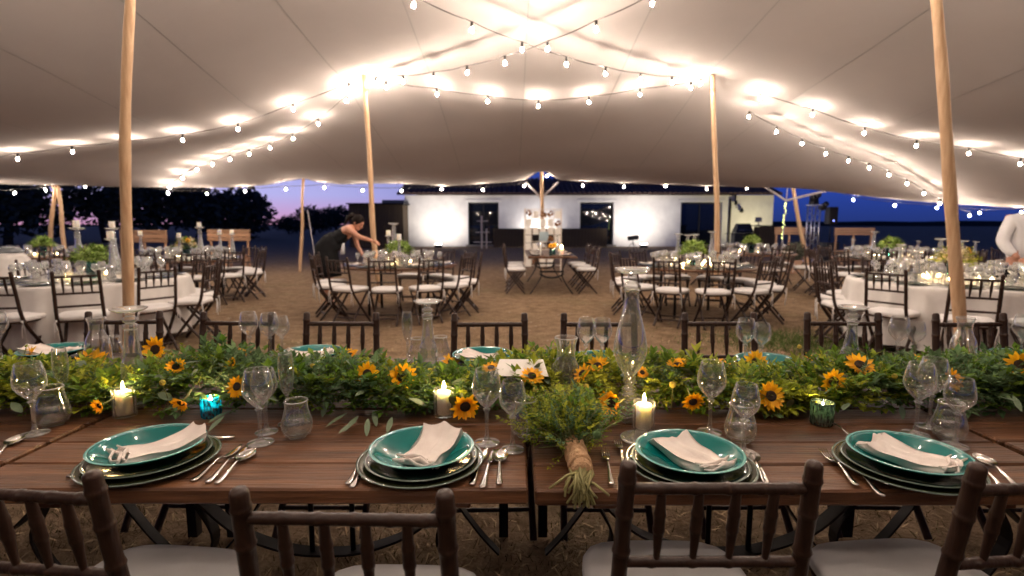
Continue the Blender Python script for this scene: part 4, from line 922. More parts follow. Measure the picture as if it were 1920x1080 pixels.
cut('knife', (360, 906), (455, 838), 'table knife right of the plates of the '+S1); cut('knife', (388, 909), (466, 840), 'second knife, middle of the three pieces right of the '+S1); cut('spoon', (405, 911), (482, 842), 'spoon right of the two knives of the '+S1)
cut('fork', (128, 898), (235, 830), 'fork with its handle showing left of the '+S1)
cut('fork', (652, 912), (700, 838), 'outer fork left of the plates of the '+S2); cut('fork', (660, 917), (712, 842), 'inner fork left of the plates of the '+S2)
cut('knife', (884, 913), (915, 838), 'knife nearest the plates right of the '+S2); cut('knife', (904, 918), (928, 842), 'broad knife second from the plates of the '+S2); cut('spoon', (936, 912), (938, 840), 'spoon farthest right of the '+S2)
cut('fork', (1147, 912), (1132, 840), 'fork just right of the bouquet stems'); cut('fork', (1172, 885), (1158, 830), 'fork tucked against the plates of the '+S3)
cut('spoon', (1436, 912), (1392, 832), 'spoon with its bowl up, right of the '+S3); cut('knife', (1416, 926), (1370, 850), 'knife nearest the plates right of the '+S3); cut('knife', (1448, 925), (1405, 850), 'outer knife right of the '+S3)
cut('fork', (1607, 914), (1535, 842), 'outer fork left of the '+S4); cut('fork', (1656, 934), (1575, 862), 'inner fork beside the plates of the '+S4); cut('knife', (1893, 928), (1810, 862), 'knife right of the '+S4); cut('spoon', (1915, 920), (1830, 858), 'spoon right of the '+S4)
cut('spoon', (-20, 872), (40, 822), 'spoon at the far left table end'); cut('knife', (1612, 832), (1560, 800), 'dessert knife lying behind the plates of the '+S4)
cut('fork', (440, 822), (372, 826), 'dessert fork lying behind the plates of the '+S1)
def glass(kit, name, px, py, label, cat='glass', group='glasses on the front table', sc=1.0):
    p = on(px, py, TZ); return put(kit, name, label, cat, (p.x, p.y, TZ+.0025), R.random()*6, group, sc)
glass(WINE, 'wine_glass', 66, 815, 'large wine glass at the left edge before the garland'); glass(TUMB_W, 'tumbler', 100, 798, 'rounded tumbler half full of water at the far left', sc=1.1); glass(FLUTE, 'flute', 122, 772, 'slim flute behind the water tumbler at the far left', sc=.95)
glass(WINE, 'wine_glass', 489, 832, 'wine glass left of the water tumbler of the second setting'); glass(WINE_S, 'wine_glass', 500, 812, 'smaller wine glass overlapping behind the left wine glass'); glass(TUMB_W, 'tumbler', 558, 820, 'tumbler half full of water left of the second setting'); glass(FLUTE, 'flute', 541, 796, 'slim flute just behind the water tumbler')
glass(WINE, 'wine_glass', 913, 832, 'wine glass right of the second setting, beside the sunflower'); glass(WINE_S, 'wine_glass', 961, 845, 'wine glass nearest the bouquet on its left'); glass(TUMB, 'tumbler', 985, 818, 'empty tumbler partly hidden by the bouquet leaves')
glass(WINE, 'wine_glass', 1330, 812, 'wine glass standing behind the third bowl'); glass(WINE_S, 'wine_glass', 1393, 850, 'wine glass in front of the water tumbler of the third setting', sc=.98); glass(TUMB_W, 'tumbler', 1387, 828, 'tumbler half full of water right of the third bowl')
glass(WINE, 'wine_glass', 1716, 816, 'wine glass behind the last bowl, left of the pair'); glass(WINE, 'wine_glass', 1741, 802, 'wine glass overlapping behind the pair near the last bowl'); glass(WINE_S, 'wine_glass', 1790, 838, 'rounder wine glass right of the last bowl'); glass(TUMB_W, 'tumbler', 1777, 824, 'tumbler with water behind the rounder wine glass')
# far side of the table
def far_setting(px, py, where, nrot, nap=True, seed=0):
    b = on(px, py, TZ+.055); c = top(b)
    put(CHARGER, 'charger_plate', 'charger plate under the '+where, 'plate', c, 0, 'charger plates'); put(PLATE, 'dinner_plate', 'dark green plate stacked under the bowl of the '+where, 'plate', c+Vector((0, 0, .0075)), 0, 'dinner plates')
    put(BOWL, 'bowl', 'turquoise bowl at the '+where, 'bowl', c+Vector((0, 0, .0165)), 0, 'turquoise bowls')
    if nap: put(NAPK[seed % 4], 'napkin', 'folded napkin on the bowl of the '+where, 'napkin', c+Vector((0, 0, .0165)), nrot, 'folded napkins')
far_setting(100, 655, 'far setting left of the carafe', 1.5, seed=1); far_setting(583, 660, 'far setting left of the middle candlestick', 1.9, seed=2); far_setting(905, 664, 'far setting behind the white card', 1.3, seed=3); far_setting(1128, 672, 'far setting behind the tall candlestick', 1.7, seed=0); far_setting(1440, 676, 'far setting left of the right candlestick', 1.2, nap=False); far_setting(1925, 668, 'far setting at the right edge', 1.2, nap=False)
for kit, nm, px, py, lab in ((WINE, 'wine_glass', 2, 672, 'wine glass at the left edge on the far side'), (WINE, 'wine_glass', 508, 675, 'left one of two glasses beside the far plate left of centre'), (WINE_S, 'wine_glass', 530, 672, 'right one of two glasses beside the far plate left of centre'), (WINE, 'wine_glass', 470, 672, 'wine glass before the chair with crossed legs showing, far side'), (FLUTE, 'flute', 765, 678, 'slim flute left of the middle candlestick'), (TUMB, 'tumbler', 826, 676, 'empty tumbler just right of the middle candlestick'), (TUMB, 'tumbler', 784, 680, 'empty tumbler hidden behind the middle candlestick'),
        (WINE, 'wine_glass', 1098, 690, 'left one of two glasses left of the tall candlestick'), (WINE, 'wine_glass', 1128, 690, 'right one of two glasses left of the tall candlestick'), (WINE, 'wine_glass', 1395, 690, 'left one of two far glasses above a sunflower right of centre'), (WINE_S, 'wine_glass', 1425, 690, 'right one of two far glasses above a sunflower right of centre'), (WINE, 'wine_glass', 1680, 685, 'left one of two far glasses right of the right candlestick'), (WINE_S, 'wine_glass', 1712, 685, 'right one of two far glasses right of the right candlestick'), (WINE, 'wine_glass', 1912, 680, 'wine glass at the right edge on the far side'), (TUMB, 'tumbler', 212, 676, 'tumbler between the carafe and the leftmost candlestick')):
    glass(kit, nm, px, py, lab)
glass(CARAFE, 'carafe', 187, 688, 'glass carafe left of the leftmost candlestick', 'carafe', 'carafes'); glass(CARAFE, 'carafe', 1060, 765, 'glass carafe standing in the greenery behind the bouquet', 'carafe', 'carafes', 1.12); glass(CARAFE, 'carafe', 1802, 688, 'glass carafe beside the right thick pole', 'carafe', 'carafes')
def stick(kit, px, Y, label, h_px_top, kh):
    p = at(px, h_px_top, Y); put(kit, 'candlestick', label, 'candlestick', (p.x, Y, TZ+.002), R.random(), 'glass candlesticks on the front table', (p.z-TZ)/kh)
stick(STICK_TALL, 1186, 1.66, 'tall clear glass candlestick on a stepped square base behind the lit candle', 500, .49)
stick(STICK_MID, 241, 1.80, 'clear glass candlestick with a wide dish, leftmost on the front table', 577, .36)
stick(STICK_MID, 801, 2.06, 'clear double-knobbed glass candlestick left of the white card', 563, .36)
stick(STICK_MID, 1601, 2.0, 'clear glass candlestick right of centre, in front of the cloth-covered table', 574, .36)
def lit(px, py, label, lab2):
    p = on(px, py, TZ); put(HOLD, 'candle_glass', lab2, 'candle holder', (p.x, p.y, TZ+.002), 0, 'clear candle glasses'); put(CAND, 'pillar_candle', label, 'candle', (p.x, p.y, TZ+.0105), R.random()*6, 'lit pillar candles on the front table')
lit(235, 781, 'lit white pillar candle below the leftmost candlestick', 'clear glass around the left pillar candle'); lit(833, 780, 'lit white pillar candle beside the drooping sunflower at centre left', 'clear glass around the centre-left pillar candle'); lit(1206, 808, 'lit white pillar candle in front of the tall candlestick', 'clear glass around the pillar candle before the tall candlestick')
p = on(1200, 818, TZ); m = MB(); m.lathe([(.0001, 0), (.03, 0), (.05, .004), (.055, .009), (.053, .010), (.03, .005), (.0001, .004)], 32); put(one(m.mesh('glass saucer', mat['solid'])), 'glass_saucer', 'small clear saucer at the foot of the candle before the tall candlestick', 'saucer', (p.x-.01, p.y-.035, TZ+.002))
for kit, px, py, l1, l2 in ((VOT_B, 397, 781, 'blue crackled glass votive holder glowing beside the garland', 'tea light burning inside the blue votive'), (VOT_G, 1540, 795, 'green crackled glass votive holder before the garland', 'tea light burning inside the green votive')):
    p = on(px, py, TZ); put(kit, 'votive_holder', l1, 'candle holder', (p.x, p.y, TZ+.002), 0); put(TEA, 'tea_light', l2, 'candle', (p.x, p.y, TZ+.022), 0, None)
# ---------------------------------------------------------------- garland
def garland_z(x, y):
    k = max(0, 1-((y-1.81)/.25)**2); return TZ+(.108+.025*sin(x*5.1)+.018*sin(x*11+1))*sqrt(k)
HOLES = [(p.x, p.y, r_) for p, r_ in [(on(235, 781, TZ), .046), (on(833, 780, TZ), .046), (on(1206, 808, TZ), .046), (on(397, 781, TZ), .04), (on(1540, 795, TZ), .045), (on(1060, 765, TZ), .045), (Vector((at(1178, 500, 1.66).x, 1.66, 0)), .055)]]
def blocked(q): return any(((q.x-a)**2+(q.y-b)**2 < r*r) or (abs(q.x-a) < r*.8 and q.y < b) for a, b, r in HOLES)
def build_garland():
    rr = random.Random(21); g = thing('greenery_garland', 'thick garland of mixed green leaves running along the front table', 'garland', (0, 1.83, TZ)); o = Vector((0, 1.83, TZ))
    ms = {k: MB() for k in ('leaf_a', 'leaf_b', 'leaf_c')}; stems = MB()
    def tone(x):
        v = noise2(x, .3, 2.2)+rr.gauss(0, .28); return 'leaf_b' if v > .10 else ('leaf_c' if v < -.34 else 'leaf_a')
    for i in range(7400):
        x = rr.uniform(-2.45, 2.55); y = 1.79+rr.gauss(0, .13); y = min(max(y, 1.685), 2.03); zt = garland_z(x, y); z = TZ+.015+(zt-TZ-.015)*rr.random()**.6
        p = Vector((x, y, z)); out = Vector((rr.gauss(0, .55), (y-1.81)*4.2+rr.gauss(0, .3), (z-TZ)*4+rr.gauss(.05, .25))).normalized()
        L = rr.uniform(.03, .065); end = p+out*L
        if blocked(end) or blocked(p): continue
        if end.z < TZ+.006: out.z = abs(out.z)*.2; 
        m = ms[tone(x)]; kind = rr.random(); P = p-o
        if kind < .36: pts = sprig(m, P, out, L, rr.randint(4, 6), rr.uniform(.020, .031), rr.uniform(.010, .015), rr)
        elif kind < .62: pts = sprig(m, P, out, L*.9, rr.randint(5, 8), rr.uniform(.010, .016), rr.uniform(.005, .008), rr, fan=1.4)
        else: pts = sprig(m, P, out, L, rr.randint(2, 4), rr.uniform(.030, .050), rr.uniform(.016, .026), rr, fan=.8)
        stems.tube(pts, .0011, 3, caps=False)
    for k, m in ms.items(): x = link('foliage', m.mesh('foliage', mat[k], smooth=False), g); x['kind'] = 'stuff'
    x = link('twigs', stems.mesh('twigs', mat['stem']), g); x['kind'] = 'stuff'
    # single large eucalyptus leaves that can be picked out
    lm = []
    for l, w in ((.062, .024), (.075, .018), (.046, .034)):
        m = MB(); n = 5; vs = []; fs = []
        for i in range(n+1):
            t = i/n; hw = w/2*sin(pi*(.03+.94*t))**.8; z = -.12*l*t*t; vs += [(-hw, l*t, z+.1*hw), (0, l*t, z), (hw, l*t, z+.1*hw)]
        for i in range(n): b = 3*i; fs += [(b, b+1, b+4, b+3), (b+1, b+2, b+5, b+4)]
        m.add(vs, fs); lm.append(m.mesh('eucalyptus leaf', mat['leaf_e']))
    spots = [on(px, py, TZ+.03) for px, py in ((650, 775), (668, 790), (672, 780), (690, 785), (700, 770), (735, 782), (432, 770), (420, 780), (1745, 765), (1690, 760), (610, 760))]
    for q in spots: link('leaf', lm[1], g, Matrix.Translation(q-o) @ Matrix.Rotation(pi+R.uniform(-.8, .8), 4, 'Z') @ Matrix.Rotation(R.uniform(-.3, .1), 4, 'X'))
    for i in range(46):      # longer sprays that stand clear of the mass
        x = rr.uniform(-2.3, 2.4); y = rr.uniform(1.72, 1.98); p = Vector((x, y, garland_z(x, y)-.02))
        if blocked(p): continue
        k = rr.choice(('leaf_b', 'leaf_c', 'leaf_c')); mm = MB(); pts = sprig(mm, p-o, Vector((rr.gauss(0, .6), rr.gauss(-.15, .5), 1)), rr.uniform(.07, .12), rr.randint(7, 11), rr.uniform(.012, .024), rr.uniform(.006, .013), rr, droop=1.2)
        mm.cur = 1; mm.tube(pts, .0012, 4); link('spray', mm.mesh('leafy spray', [mat[k], mat['stem']], smooth=False), g)
    for i in range(230):
        x = rr.uniform(-2.3, 2.4); y = 1.83+rr.uniform(-.22, .14); z = garland_z(x, y)+.004
        if any((x-a)**2+(y-b)**2 < (r+.02)**2 for a, b, r in HOLES): continue
        M = Matrix.Translation(Vector((x, y, z))-o) @ Matrix.Rotation(pi*(y < 1.83)+rr.gauss(0, 1.0), 4, 'Z') @ Matrix.Rotation(rr.uniform(-.5, .9), 4, 'X') @ Matrix.Rotation(rr.uniform(-.6, .6), 4, 'Y')
        link('leaf', rr.choice(lm), g, M)
build_garland()
def gpos(px, py):
    # where the line of sight meets the garland's outer surface
    d = ray(px, py); t = 1.2
    while t < 3:
        q = CAMP+d*t
        if q.z <= max(garland_z(q.x, q.y)+.008, TZ+.02): return q
        t += .004
    return CAMP+d*(1.85/d.y)
SF = [(50, 672, 48, (-.2, -.5, .9), 'orange sunflower facing up at the far left of the garland'), (172, 685, 62, (.3, -.35, 1), 'large sunflower tilted up beside the left candlestick'), (292, 657, 48, (.2, -1, .3), 'sunflower with a dark eye right of the leftmost candlestick'), (330, 690, 34, (.4, -.8, .5), 'small sunflower right of the left lit candle'), (188, 762, 32, (-.2, -.9, -.2), 'small drooping sunflower at the foot of the left candle'), (340, 757, 38, (0, -.8, -.5), 'brownish drooping sunflower left of the blue votive'), (443, 727, 42, (.9, -.5, .1), 'side-on sunflower right of the blue votive'), (437, 686, 30, (-.5, -.6, .5), 'small sunflower above the side-on one near the blue votive'), (458, 664, 30, (0, -.5, .8), 'small sunflower at the garland top left of the wine glasses'),
      (655, 668, 36, (.1, -.2, 1), 'sunflower seen edge-on at the garland top left of centre'), (689, 703, 46, (-.15, -1, .3), 'sunflower facing the camera left of the larger dark-eyed one'), (754, 708, 54, (.25, -1, .15), 'dark-eyed sunflower facing the camera left of the centre-left candle'), (846, 684, 46, (.6, -.25, .8), 'bright sunflower turned sideways above the centre-left candle'), (890, 686, 30, (.2, -.4, .8), 'small sunflower left of the white card'), (872, 764, 54, (.2, -1, -.1), 'drooping dark-eyed sunflower right of the centre-left candle'), (921, 692, 36, (-.3, -.3, .9), 'sunflower half hidden left under the white card'), (997, 708, 44, (0, -.5, .8), 'sunflower just under the white card'),
      (1120, 689, 46, (-.2, -.35, 1), 'sunflower facing up left of the tall candlestick'), (1092, 703, 40, (-.7, -.4, .6), 'sunflower turned left beside the carafe in the greenery'), (1147, 757, 54, (-.75, -.7, .1), 'sunflower turned left at the foot of the tall candlestick'), (1204, 701, 26, (0, -.5, .8), 'tiny sunflower right of the tall candlestick stem'), (1270, 687, 40, (-.3, -.3, 1), 'sunflower facing up right of the tall candlestick'), (1299, 755, 42, (0, -1, -.3), 'half-hidden dark-eyed sunflower low in the garland right of centre'), (1356, 688, 30, (.3, -.5, .7), 'small sunflower behind the third wine glass'), (1417, 681, 44, (.1, -1, .5), 'sunflower with a pale bud before it under the far glasses'), (1445, 745, 54, (.15, -1, .15), 'large sunflower facing the camera right of the water tumbler'),
      (1530, 675, 40, (-.1, -.3, 1), 'sunflower facing up left of the right candlestick'), (1562, 717, 50, (-.2, -1, .2), 'dark-eyed sunflower facing the camera above the green votive'), (1612, 687, 52, (.2, -.75, .7), 'large sunflower tilted up below the right candlestick'), (1722, 682, 34, (0, -.3, 1), 'sunflower seen edge-on behind the right wine glasses'), (1784, 714, 46, (.25, -1, .3), 'sunflower behind the rounder wine glass at the right'), (1807, 667, 26, (0, -.6, .6), 'small sunflower below the right carafe'), (1912, 686, 48, (-.3, -.8, .5), 'sunflower at the right edge of the garland'), (105, 682, 32, (.1, -.4, .8), 'small sunflower between the two leftmost large ones')]
for px, py, s, n, lab in SF:
    q = gpos(px, py); v = (CAMP-q).normalized(); q = q+v*.042+Vector((0, 0, .004)); sunflower(q, s*(q.y*.993+.06)/1000*1.12, (n[0]+R.gauss(0, .15), n[1]+R.gauss(0, .12), n[2]+R.gauss(.05, .15)), lab, n=R.randint(13, 18), openness=R.choice((-.05, .1, .2, .45)))
m = MB(); m.ball((0, 0, 0), .0095, 14, 10); m.cur = 1; m.tube([(0, 0, -.008), (.003, .01, -.04), (.004, .02, -.08)], .0012, 5)
BILLY = one(m.mesh('button flower', [mat['billy'], mat['stem']]))
for px, py, lab in ((305, 722, 'yellow button flower right of the left lit candle'), (586, 690, 'yellow button flower over the greenery left of centre'), (722, 667, 'pale button flower standing up at the garland top'), (806, 698, 'yellow button flower lit by the centre-left candle'), (970, 667, 'pale button flower above the white card'), (1004, 736, 'button flower below the white card'), (1099, 729, 'yellow button flower left of the tall candlestick'), (1261, 726, 'yellow button flower right of the tall candlestick'), (1421, 664, 'button flower standing before a sunflower under the far glasses'), (1499, 653, 'button flower standing high left of the right candlestick'), (1677, 710, 'button flower left of the right pair of wine glasses'), (150, 665, 'button flower near the far plate at the left')):
    q = gpos(px, py); q = q+(CAMP-q).normalized()*.05; q.z += .008; put(BILLY, 'button_flower', lab, 'flower', q, 0, 'yellow button flowers', R.uniform(.85, 1.1))
m = MB(); m.box((0, 0, 0), (.155, .0012, .09)); m.box((0, .046, .002), (.155, .0012, .09), Matrix.Rotation(0, 4, 'X'))
p = gpos(976, 692); p = p+(CAMP-p).normalized()*.05; mm = MB(); vs = [(-.085, -.05, -.022), (.09, -.05, -.022), (.075, .03, .012), (-.07, .03, .012)]; vs += [(x, y, z+.0015) for x, y, z in vs]; mm.add(vs, [(3, 2, 1, 0), (4, 5, 6, 7), (0, 1, 5, 4), (1, 2, 6, 5), (2, 3, 7, 6), (3, 0, 4, 7)])
put(one(mm.mesh('menu card', mat['card'], smooth=False)), 'menu_card', 'blank white card lying tilted on the garland at the centre', 'card', (p.x, p.y, p.z+.012), -.03)
# ---------------------------------------------------------------- hanging bouquet
def build_bouquet():
    rr = random.Random(8); t = thing('bouquet', 'green bouquet tied in burlap with its stems hanging over the table edge', 'bouquet', (0, 0, 0)); 
    wrap_a = on(1078, 845, TZ+.035); wrap_b = on(1092, 888, TZ+.028); head = on(1066, 795, TZ+.07)
    o = Vector((wrap_a.x, wrap_a.y, TZ)); t.location = o
    d = (wrap_b-wrap_a).normalized(); ms = {k: MB() for k in ('leaf_a', 'leaf_b', 'leaf_c')}; st = MB()
    for i in range(900):
        c = head + Vector((rr.gauss(0, .046), rr.gauss(0, .048), rr.gauss(0.003, .022))); c.z = max(c.z, TZ+.012); base = wrap_a+Vector((rr.gauss(0, .012), 0, rr.gauss(0, .008)))
        dr = (c-base).normalized(); k = rr.choices(('leaf_a', 'leaf_b', 'leaf_c'), (.25, .6, .15) if c.x < head.x else (.4, .25, .35))[0]
        if rr.random() < .55: pts = sprig(ms[k], c-o, dr+Vector((rr.gauss(0, .4), rr.gauss(0, .3), rr.gauss(.25, .3))), rr.uniform(.03, .06), rr.randint(5, 8), rr.uniform(.008, .014), rr.uniform(.004, .007), rr, fan=1.5)
        else: pts = sprig(ms[k], c-o, dr+Vector((rr.gauss(0, .5), rr.gauss(0, .3), rr.gauss(.2, .3))), rr.uniform(.03, .05), rr.randint(3, 5), rr.uniform(.016, .024), rr.uniform(.008, .013), rr)
        if i % 3 == 0: st.tube([base-o, (base+c)*.5+Vector((0, 0, .01))-o, c-o], .0014, 4)
    for k, m in ms.items(): x = link('foliage', m.mesh('bouquet foliage', mat[k], smooth=False), t); x['kind'] = 'stuff'
    x = link('twigs', st.mesh('bouquet twigs', mat['stem']), t); x['kind'] = 'stuff'
    m = MB(); n = 18; pts = []; rad = []
    for i in range(n+1):
        f = i/n; pts.append(wrap_a-d*.02+(wrap_b-wrap_a+d*.024)*f-o); rad.append(.035-.004*f+.0014*sin(i*1.7)+(.002 if i in (5, 11) else 0))
    m.tube(pts, rad, 20, flat=.82); m.tube([p+Vector((0, 0, .001)) for p in pts[10:16]], [.0345, .0355, .036, .036, .0355, .0345], 20, flat=.84); link('burlap_wrap', m.mesh('burlap wrap', mat['burlap']), t)
    tips = 64
    for i in range(tips):
        a = rr.random()*2*pi; r = rr.random()**.5*.027; s = wrap_b+Vector((cos(a)*r, 0, sin(a)*r*.7)); e = on(1090+rr.gauss(0, 13), 938+rr.uniform(-18, 14), TZ); e.y = Y0T-.012-rr.random()*.025; e.z = TZ-rr.uniform(.0, .045)+.015
        if rr.random() < .12: e.x += rr.choice((-.05, .045))
        mid = s.lerp(e, .55)+Vector((rr.gauss(0, .004), 0, .012)); m = MB(); m.tube([p-o for p in (s-d*.02, s, mid, e)], [.0036, .0036, .0034, .003], 5); link('stem', m.mesh('cut stem', mat['cut_stem']), t)
    for px, py, s in ((1098, 775, .016), (1072, 790, .013), (1120, 815, .010)):
        m = MB(); q = on(px, py, TZ+.10); m.ball(q-o, s, 12, 8)
        for k in range(60):
            v = Vector((rr.gauss(0, 1), rr.gauss(0, 1), rr.gauss(0, 1))).normalized(); leaf_add(m, q-o+v*s*.9, v, Vector((.3, .2, 1)), s*.55, s*.16, 0)
        link('thistle_head', m.mesh('thistle', mat['leaf_c'], smooth=False), t)
build_bouquet()
# ================================================================= round dining tables behind
m = MB(); m.lathe([(.0001, 0), (.045, .003), (.05, .03), (.05, .09), (.032, .15), (.028, .18), (.036, .22), (.035, .221), (.026, .18), (.03, .15), (.048, .09), (.047, .03), (.0001, .008)], 12); CARAFE_FAR = one(m.mesh('far carafe', mat['thin_far']))
def round_table_top(x, y, r, cloth, label):
    t = thing('round_table', label, 'table', (x, y, 0), 0, 'round dining tables')
    m = MB(); m.lathe([(.0001, .715), (r-.01, .715), (r, .72), (r, .738), (r-.004, .742), (.0001, .742)], 56); link('tabletop', flat(m.mesh('round table top', mat['plank'])), t)
    lm = MB(); lm.tube([(0, 0, 0), (0, 0, .715)], .02, 8); lm = lm.mesh('table leg', mat['iron'])
    for k in range(4): a = k*pi/2+.78; link('leg', lm, t, Matrix.Translation((cos(a)*r*.6, sin(a)*r*.6, 0)))
    if cloth:
        m = MB(); seg = 120; prof = [(.0001, .747, 0), (r*.9, .747, 0), (r+.004, .746, 0), (r+.012, .735, .0), (r+.016, .70, .15), (r+.02, .6, .5), (r+.022, .45, .8), (r+.025, .12, 1)]; vs = []; fs = []
        ph = R.random()*6
        for q, z, k in prof:
            for i in range(seg):
                a = 2*pi*i/seg; w = k*(.036*sin(a*13+ph)+.026*sin(a*23+2*ph)+.018*sin(a*37+ph*3)*abs(sin(a*3))); vs.append(((q+w)*cos(a), (q+w)*sin(a), z))
        for j in range(len(prof)-1):
            for i in range(seg): fs.append((j*seg+i, j*seg+(i+1) % seg, (j+1)*seg+(i+1) % seg, (j+1)*seg+i))
        m.add(vs, fs); o = link('tablecloth', m.mesh('round tablecloth', mat['cloth'])); o.location = (x, y, 0); tag(o, 'white cloth hanging to the ground over the '+cloth, 'tablecloth', 'white tablecloths')
CL8 = {0: 'camera-side place', 45: 'near right place', 90: 'right-hand place', 135: 'far right place', 180: 'far-side place', 225: 'far left place', 270: 'left-hand place', 315: 'near left place'}
def place_name(a):
    a %= 360; names = ['front', 'front-right', 'near-right', 'right', 'far-right', 'back-right', 'back', 'back-left', 'far-left', 'left', 'near-left', 'front-left']
    return names[int((a+15)//30) % 12]
def dress(cx, cy, z, r, angles, tn, seed, cloth=False, flowers='green', sticks=(), tealights=4, g2=True):
    rr = random.Random(seed); H = z
    def P(a, q): return (cx+q*sin(a), cy-q*cos(a))
    for a in angles:
        A = radians(a); nm = place_name(a)+' place of the '+tn; x, y = P(A, r-.19)
        put(CHARGER_D, 'charger_plate', 'dark green charger at the '+nm, 'plate', (x, y, H+.002), 0, 'plates at the '+tn)
        if not cloth and angles.index(a) % 2: put(NAPK[rr.randrange(4)], 'napkin', 'pale napkin on the plate at the '+nm, 'napkin', (x, y, H+.010), A+rr.uniform(-.3, .3), 'napkins at the '+tn)
        for kit, da, q, w in ((CARAFE_FAR, 0, .60, 'carafe'),)*(angles.index(a) % 3 == 0)+((WINE_FAR, .24, .40, 'tall wine glass'), (WINE_FAR2, .12, .43, 'shorter wine glass'), (WINE_FAR2, .31, .27, 'outermost wine glass'), (TUMB_FAR, -.16, .42, 'tumbler')):
            x, y = P(A+da*min(1.3, .92/r)+rr.uniform(-.03, .03), r-q+rr.uniform(-.03, .03)); put(kit, w if w in ('tumbler', 'carafe') else 'wine_glass', ('clear glass '+w if w == 'carafe' else w)+' at the '+nm, 'carafe' if w == 'carafe' else 'glass', (x, y, H+.002), rr.random()*6, 'glasses at the '+tn)
    if flowers:
        t = thing('flower_vase', {'green': 'teal glass vase of pale green hydrangeas on the ', 'sun': 'teal glass vase of sunflowers on the ', 'mixed': 'glass bowl of yellow and cream flowers on the '}[flowers]+tn, 'flowers', (cx, cy, H+.002), rr.random()*6)
        m = MB(); m.lathe([(.0001, 0), (.05, 0), (.06, .02), (.066, .08), (.055, .15), (.06, .19), (.057, .19), (.052, .15), (.062, .08), (.0001, .008)], 16); link('vase', m.mesh('vase', mat['teal_glass']), t)
        m = MB(); fm = MB()
        for i in range(46):
            d = Vector((rr.gauss(0, 1), rr.gauss(0, 1), abs(rr.gauss(.5, .7)))).normalized(); c = Vector((0, 0, .22))+Vector((d.x*.15, d.y*.15, d.z*.14))
            if flowers == 'green' or i % 2:
                for k in range(22):
                    v = Vector((rr.gauss(0, 1), rr.gauss(0, 1), rr.gauss(0, 1))).normalized(); leaf_add(m, c+v*.035, Vector((rr.gauss(0, 1), rr.gauss(0, 1), rr.gauss(0, 1))), v, .028, .022, 0)
            leaf_add(fm, c*.85, d+Vector((rr.gauss(0, .3), rr.gauss(0, .3), -.2)), Vector((0, 0, 1)), .13, .05)
            sprig(fm, c*.8, d+Vector((rr.gauss(0, .3), rr.gauss(0, .3), 0)), .12, 4, .03, .014, rr)
        x = link('blossoms', m.mesh('blossoms', mat['hydr' if flowers == 'green' else 'pale_flower'], smooth=False), t); x['kind'] = 'stuff'
        x = link('leaves', fm.mesh('vase leaves', mat['leaf_a' if flowers != 'mixed' else 'leaf_b'], smooth=False), t); x['kind'] = 'stuff'
        if flowers in ('sun', 'mixed'):
            for i in range(4 if flowers == 'sun' else 2):
                a = i*1.6-.8; q = Vector((cx+sin(a)*.13, cy-cos(a)*.12, H+.28+.05*(i % 2)))
                sunflower(q, .10, (sin(a), -cos(a), .35), 'sunflower, number %s from the left, in the vase on the %s' % (['one', 'two', 'three', 'four'][i], tn) if False else ['sunflower facing left in the vase on the ', 'sunflower facing the camera in the vase on the ', 'sunflower facing right in the vase on the ', 'sunflower facing away in the vase on the '][i]+tn, group='sunflowers in vases', n=13)
    for i, (px, Y, ptop, cand, lab) in enumerate(sticks):
        p = at(px, ptop, Y); hh = p.z-H-(.09 if cand else 0); put(STICK_FAR, 'candlestick', 'glass candlestick '+lab+' on the '+tn, 'candlestick', (p.x, Y, H+.002), 0, 'candlesticks on the round tables', hh/.40)
        if cand: put(CAND_FAR, 'pillar_candle', 'white pillar candle '+lab+' on the '+tn, 'candle', (p.x, Y, H+hh-.006), 0, 'pillar candles on candlesticks')
    for i in range(tealights):
        a = 2*pi*i/max(tealights, 1)+.02; q = rr.uniform(.18, .36); x, y = cx+q*sin(a), cy-q*cos(a); w = place_name(math.degrees(a))
        put(VOT_FAR, 'votive_holder', 'small clear votive on the '+w+' side of the '+tn, 'candle holder', (x, y, H+.002), 0, 'votives on the round tables'); put(TEA, 'tea_light', 'tea light burning in the '+w+' votive of the '+tn, 'candle', (x, y, H+.012), 0, 'tea lights on the round tables')
def chairs_round(cx, cy, r, angles, tn):
    for a in angles:
        A = radians(a); q = r+.13+R.uniform(-.03, .05); chair(cx+q*sin(A), cy-q*cos(A), A+R.uniform(-.10, .10), 'dark bamboo-style chair at the '+place_name(a)+' place of the '+tn, 'chairs at the '+tn)
# near left, white cloth
T1 = (-4.85, 6.15, .95); n1 = 'clothed left table'
round_table_top(*T1, n1, 'round table under a white cloth at the left, behind the thick pole'); a1 = tuple(3+30*k for k in range(12) if k not in ())
dress(T1[0], T1[1], .749, T1[2], a1, n1, 1, True, 'green', ((142, 6.2, 412, True, 'with the tallest candle at the left'), (206, 5.9, 432, True, 'right of the hydrangeas'), (209, 6.9, 414, True, 'at the back beside the pole')), 2)
chairs_round(T1[0], T1[1], T1[2], a1, n1)
# beside the waitress
T2 = (-1.76, 8.3, .90); n2 = 'waitress-side table'
round_table_top(*T2, '', 'bare round dining table beside the waitress, left of centre'); a2 = tuple(2+30*k for k in range(12) if k not in (8,))
dress(T2[0], T2[1], .744, T2[2], a2, n2, 2, False, 'green', ((728, 8.5, 431, True, 'left of the hydrangeas'), (738, 9.0, 418, False, 'without a candle, at the back'), (748, 8.0, 438, True, 'in front of the hydrangeas')), 3)
chairs_round(T2[0], T2[1], T2[2], tuple(2+30*k for k in range(12) if k not in (7, 8)), n2)
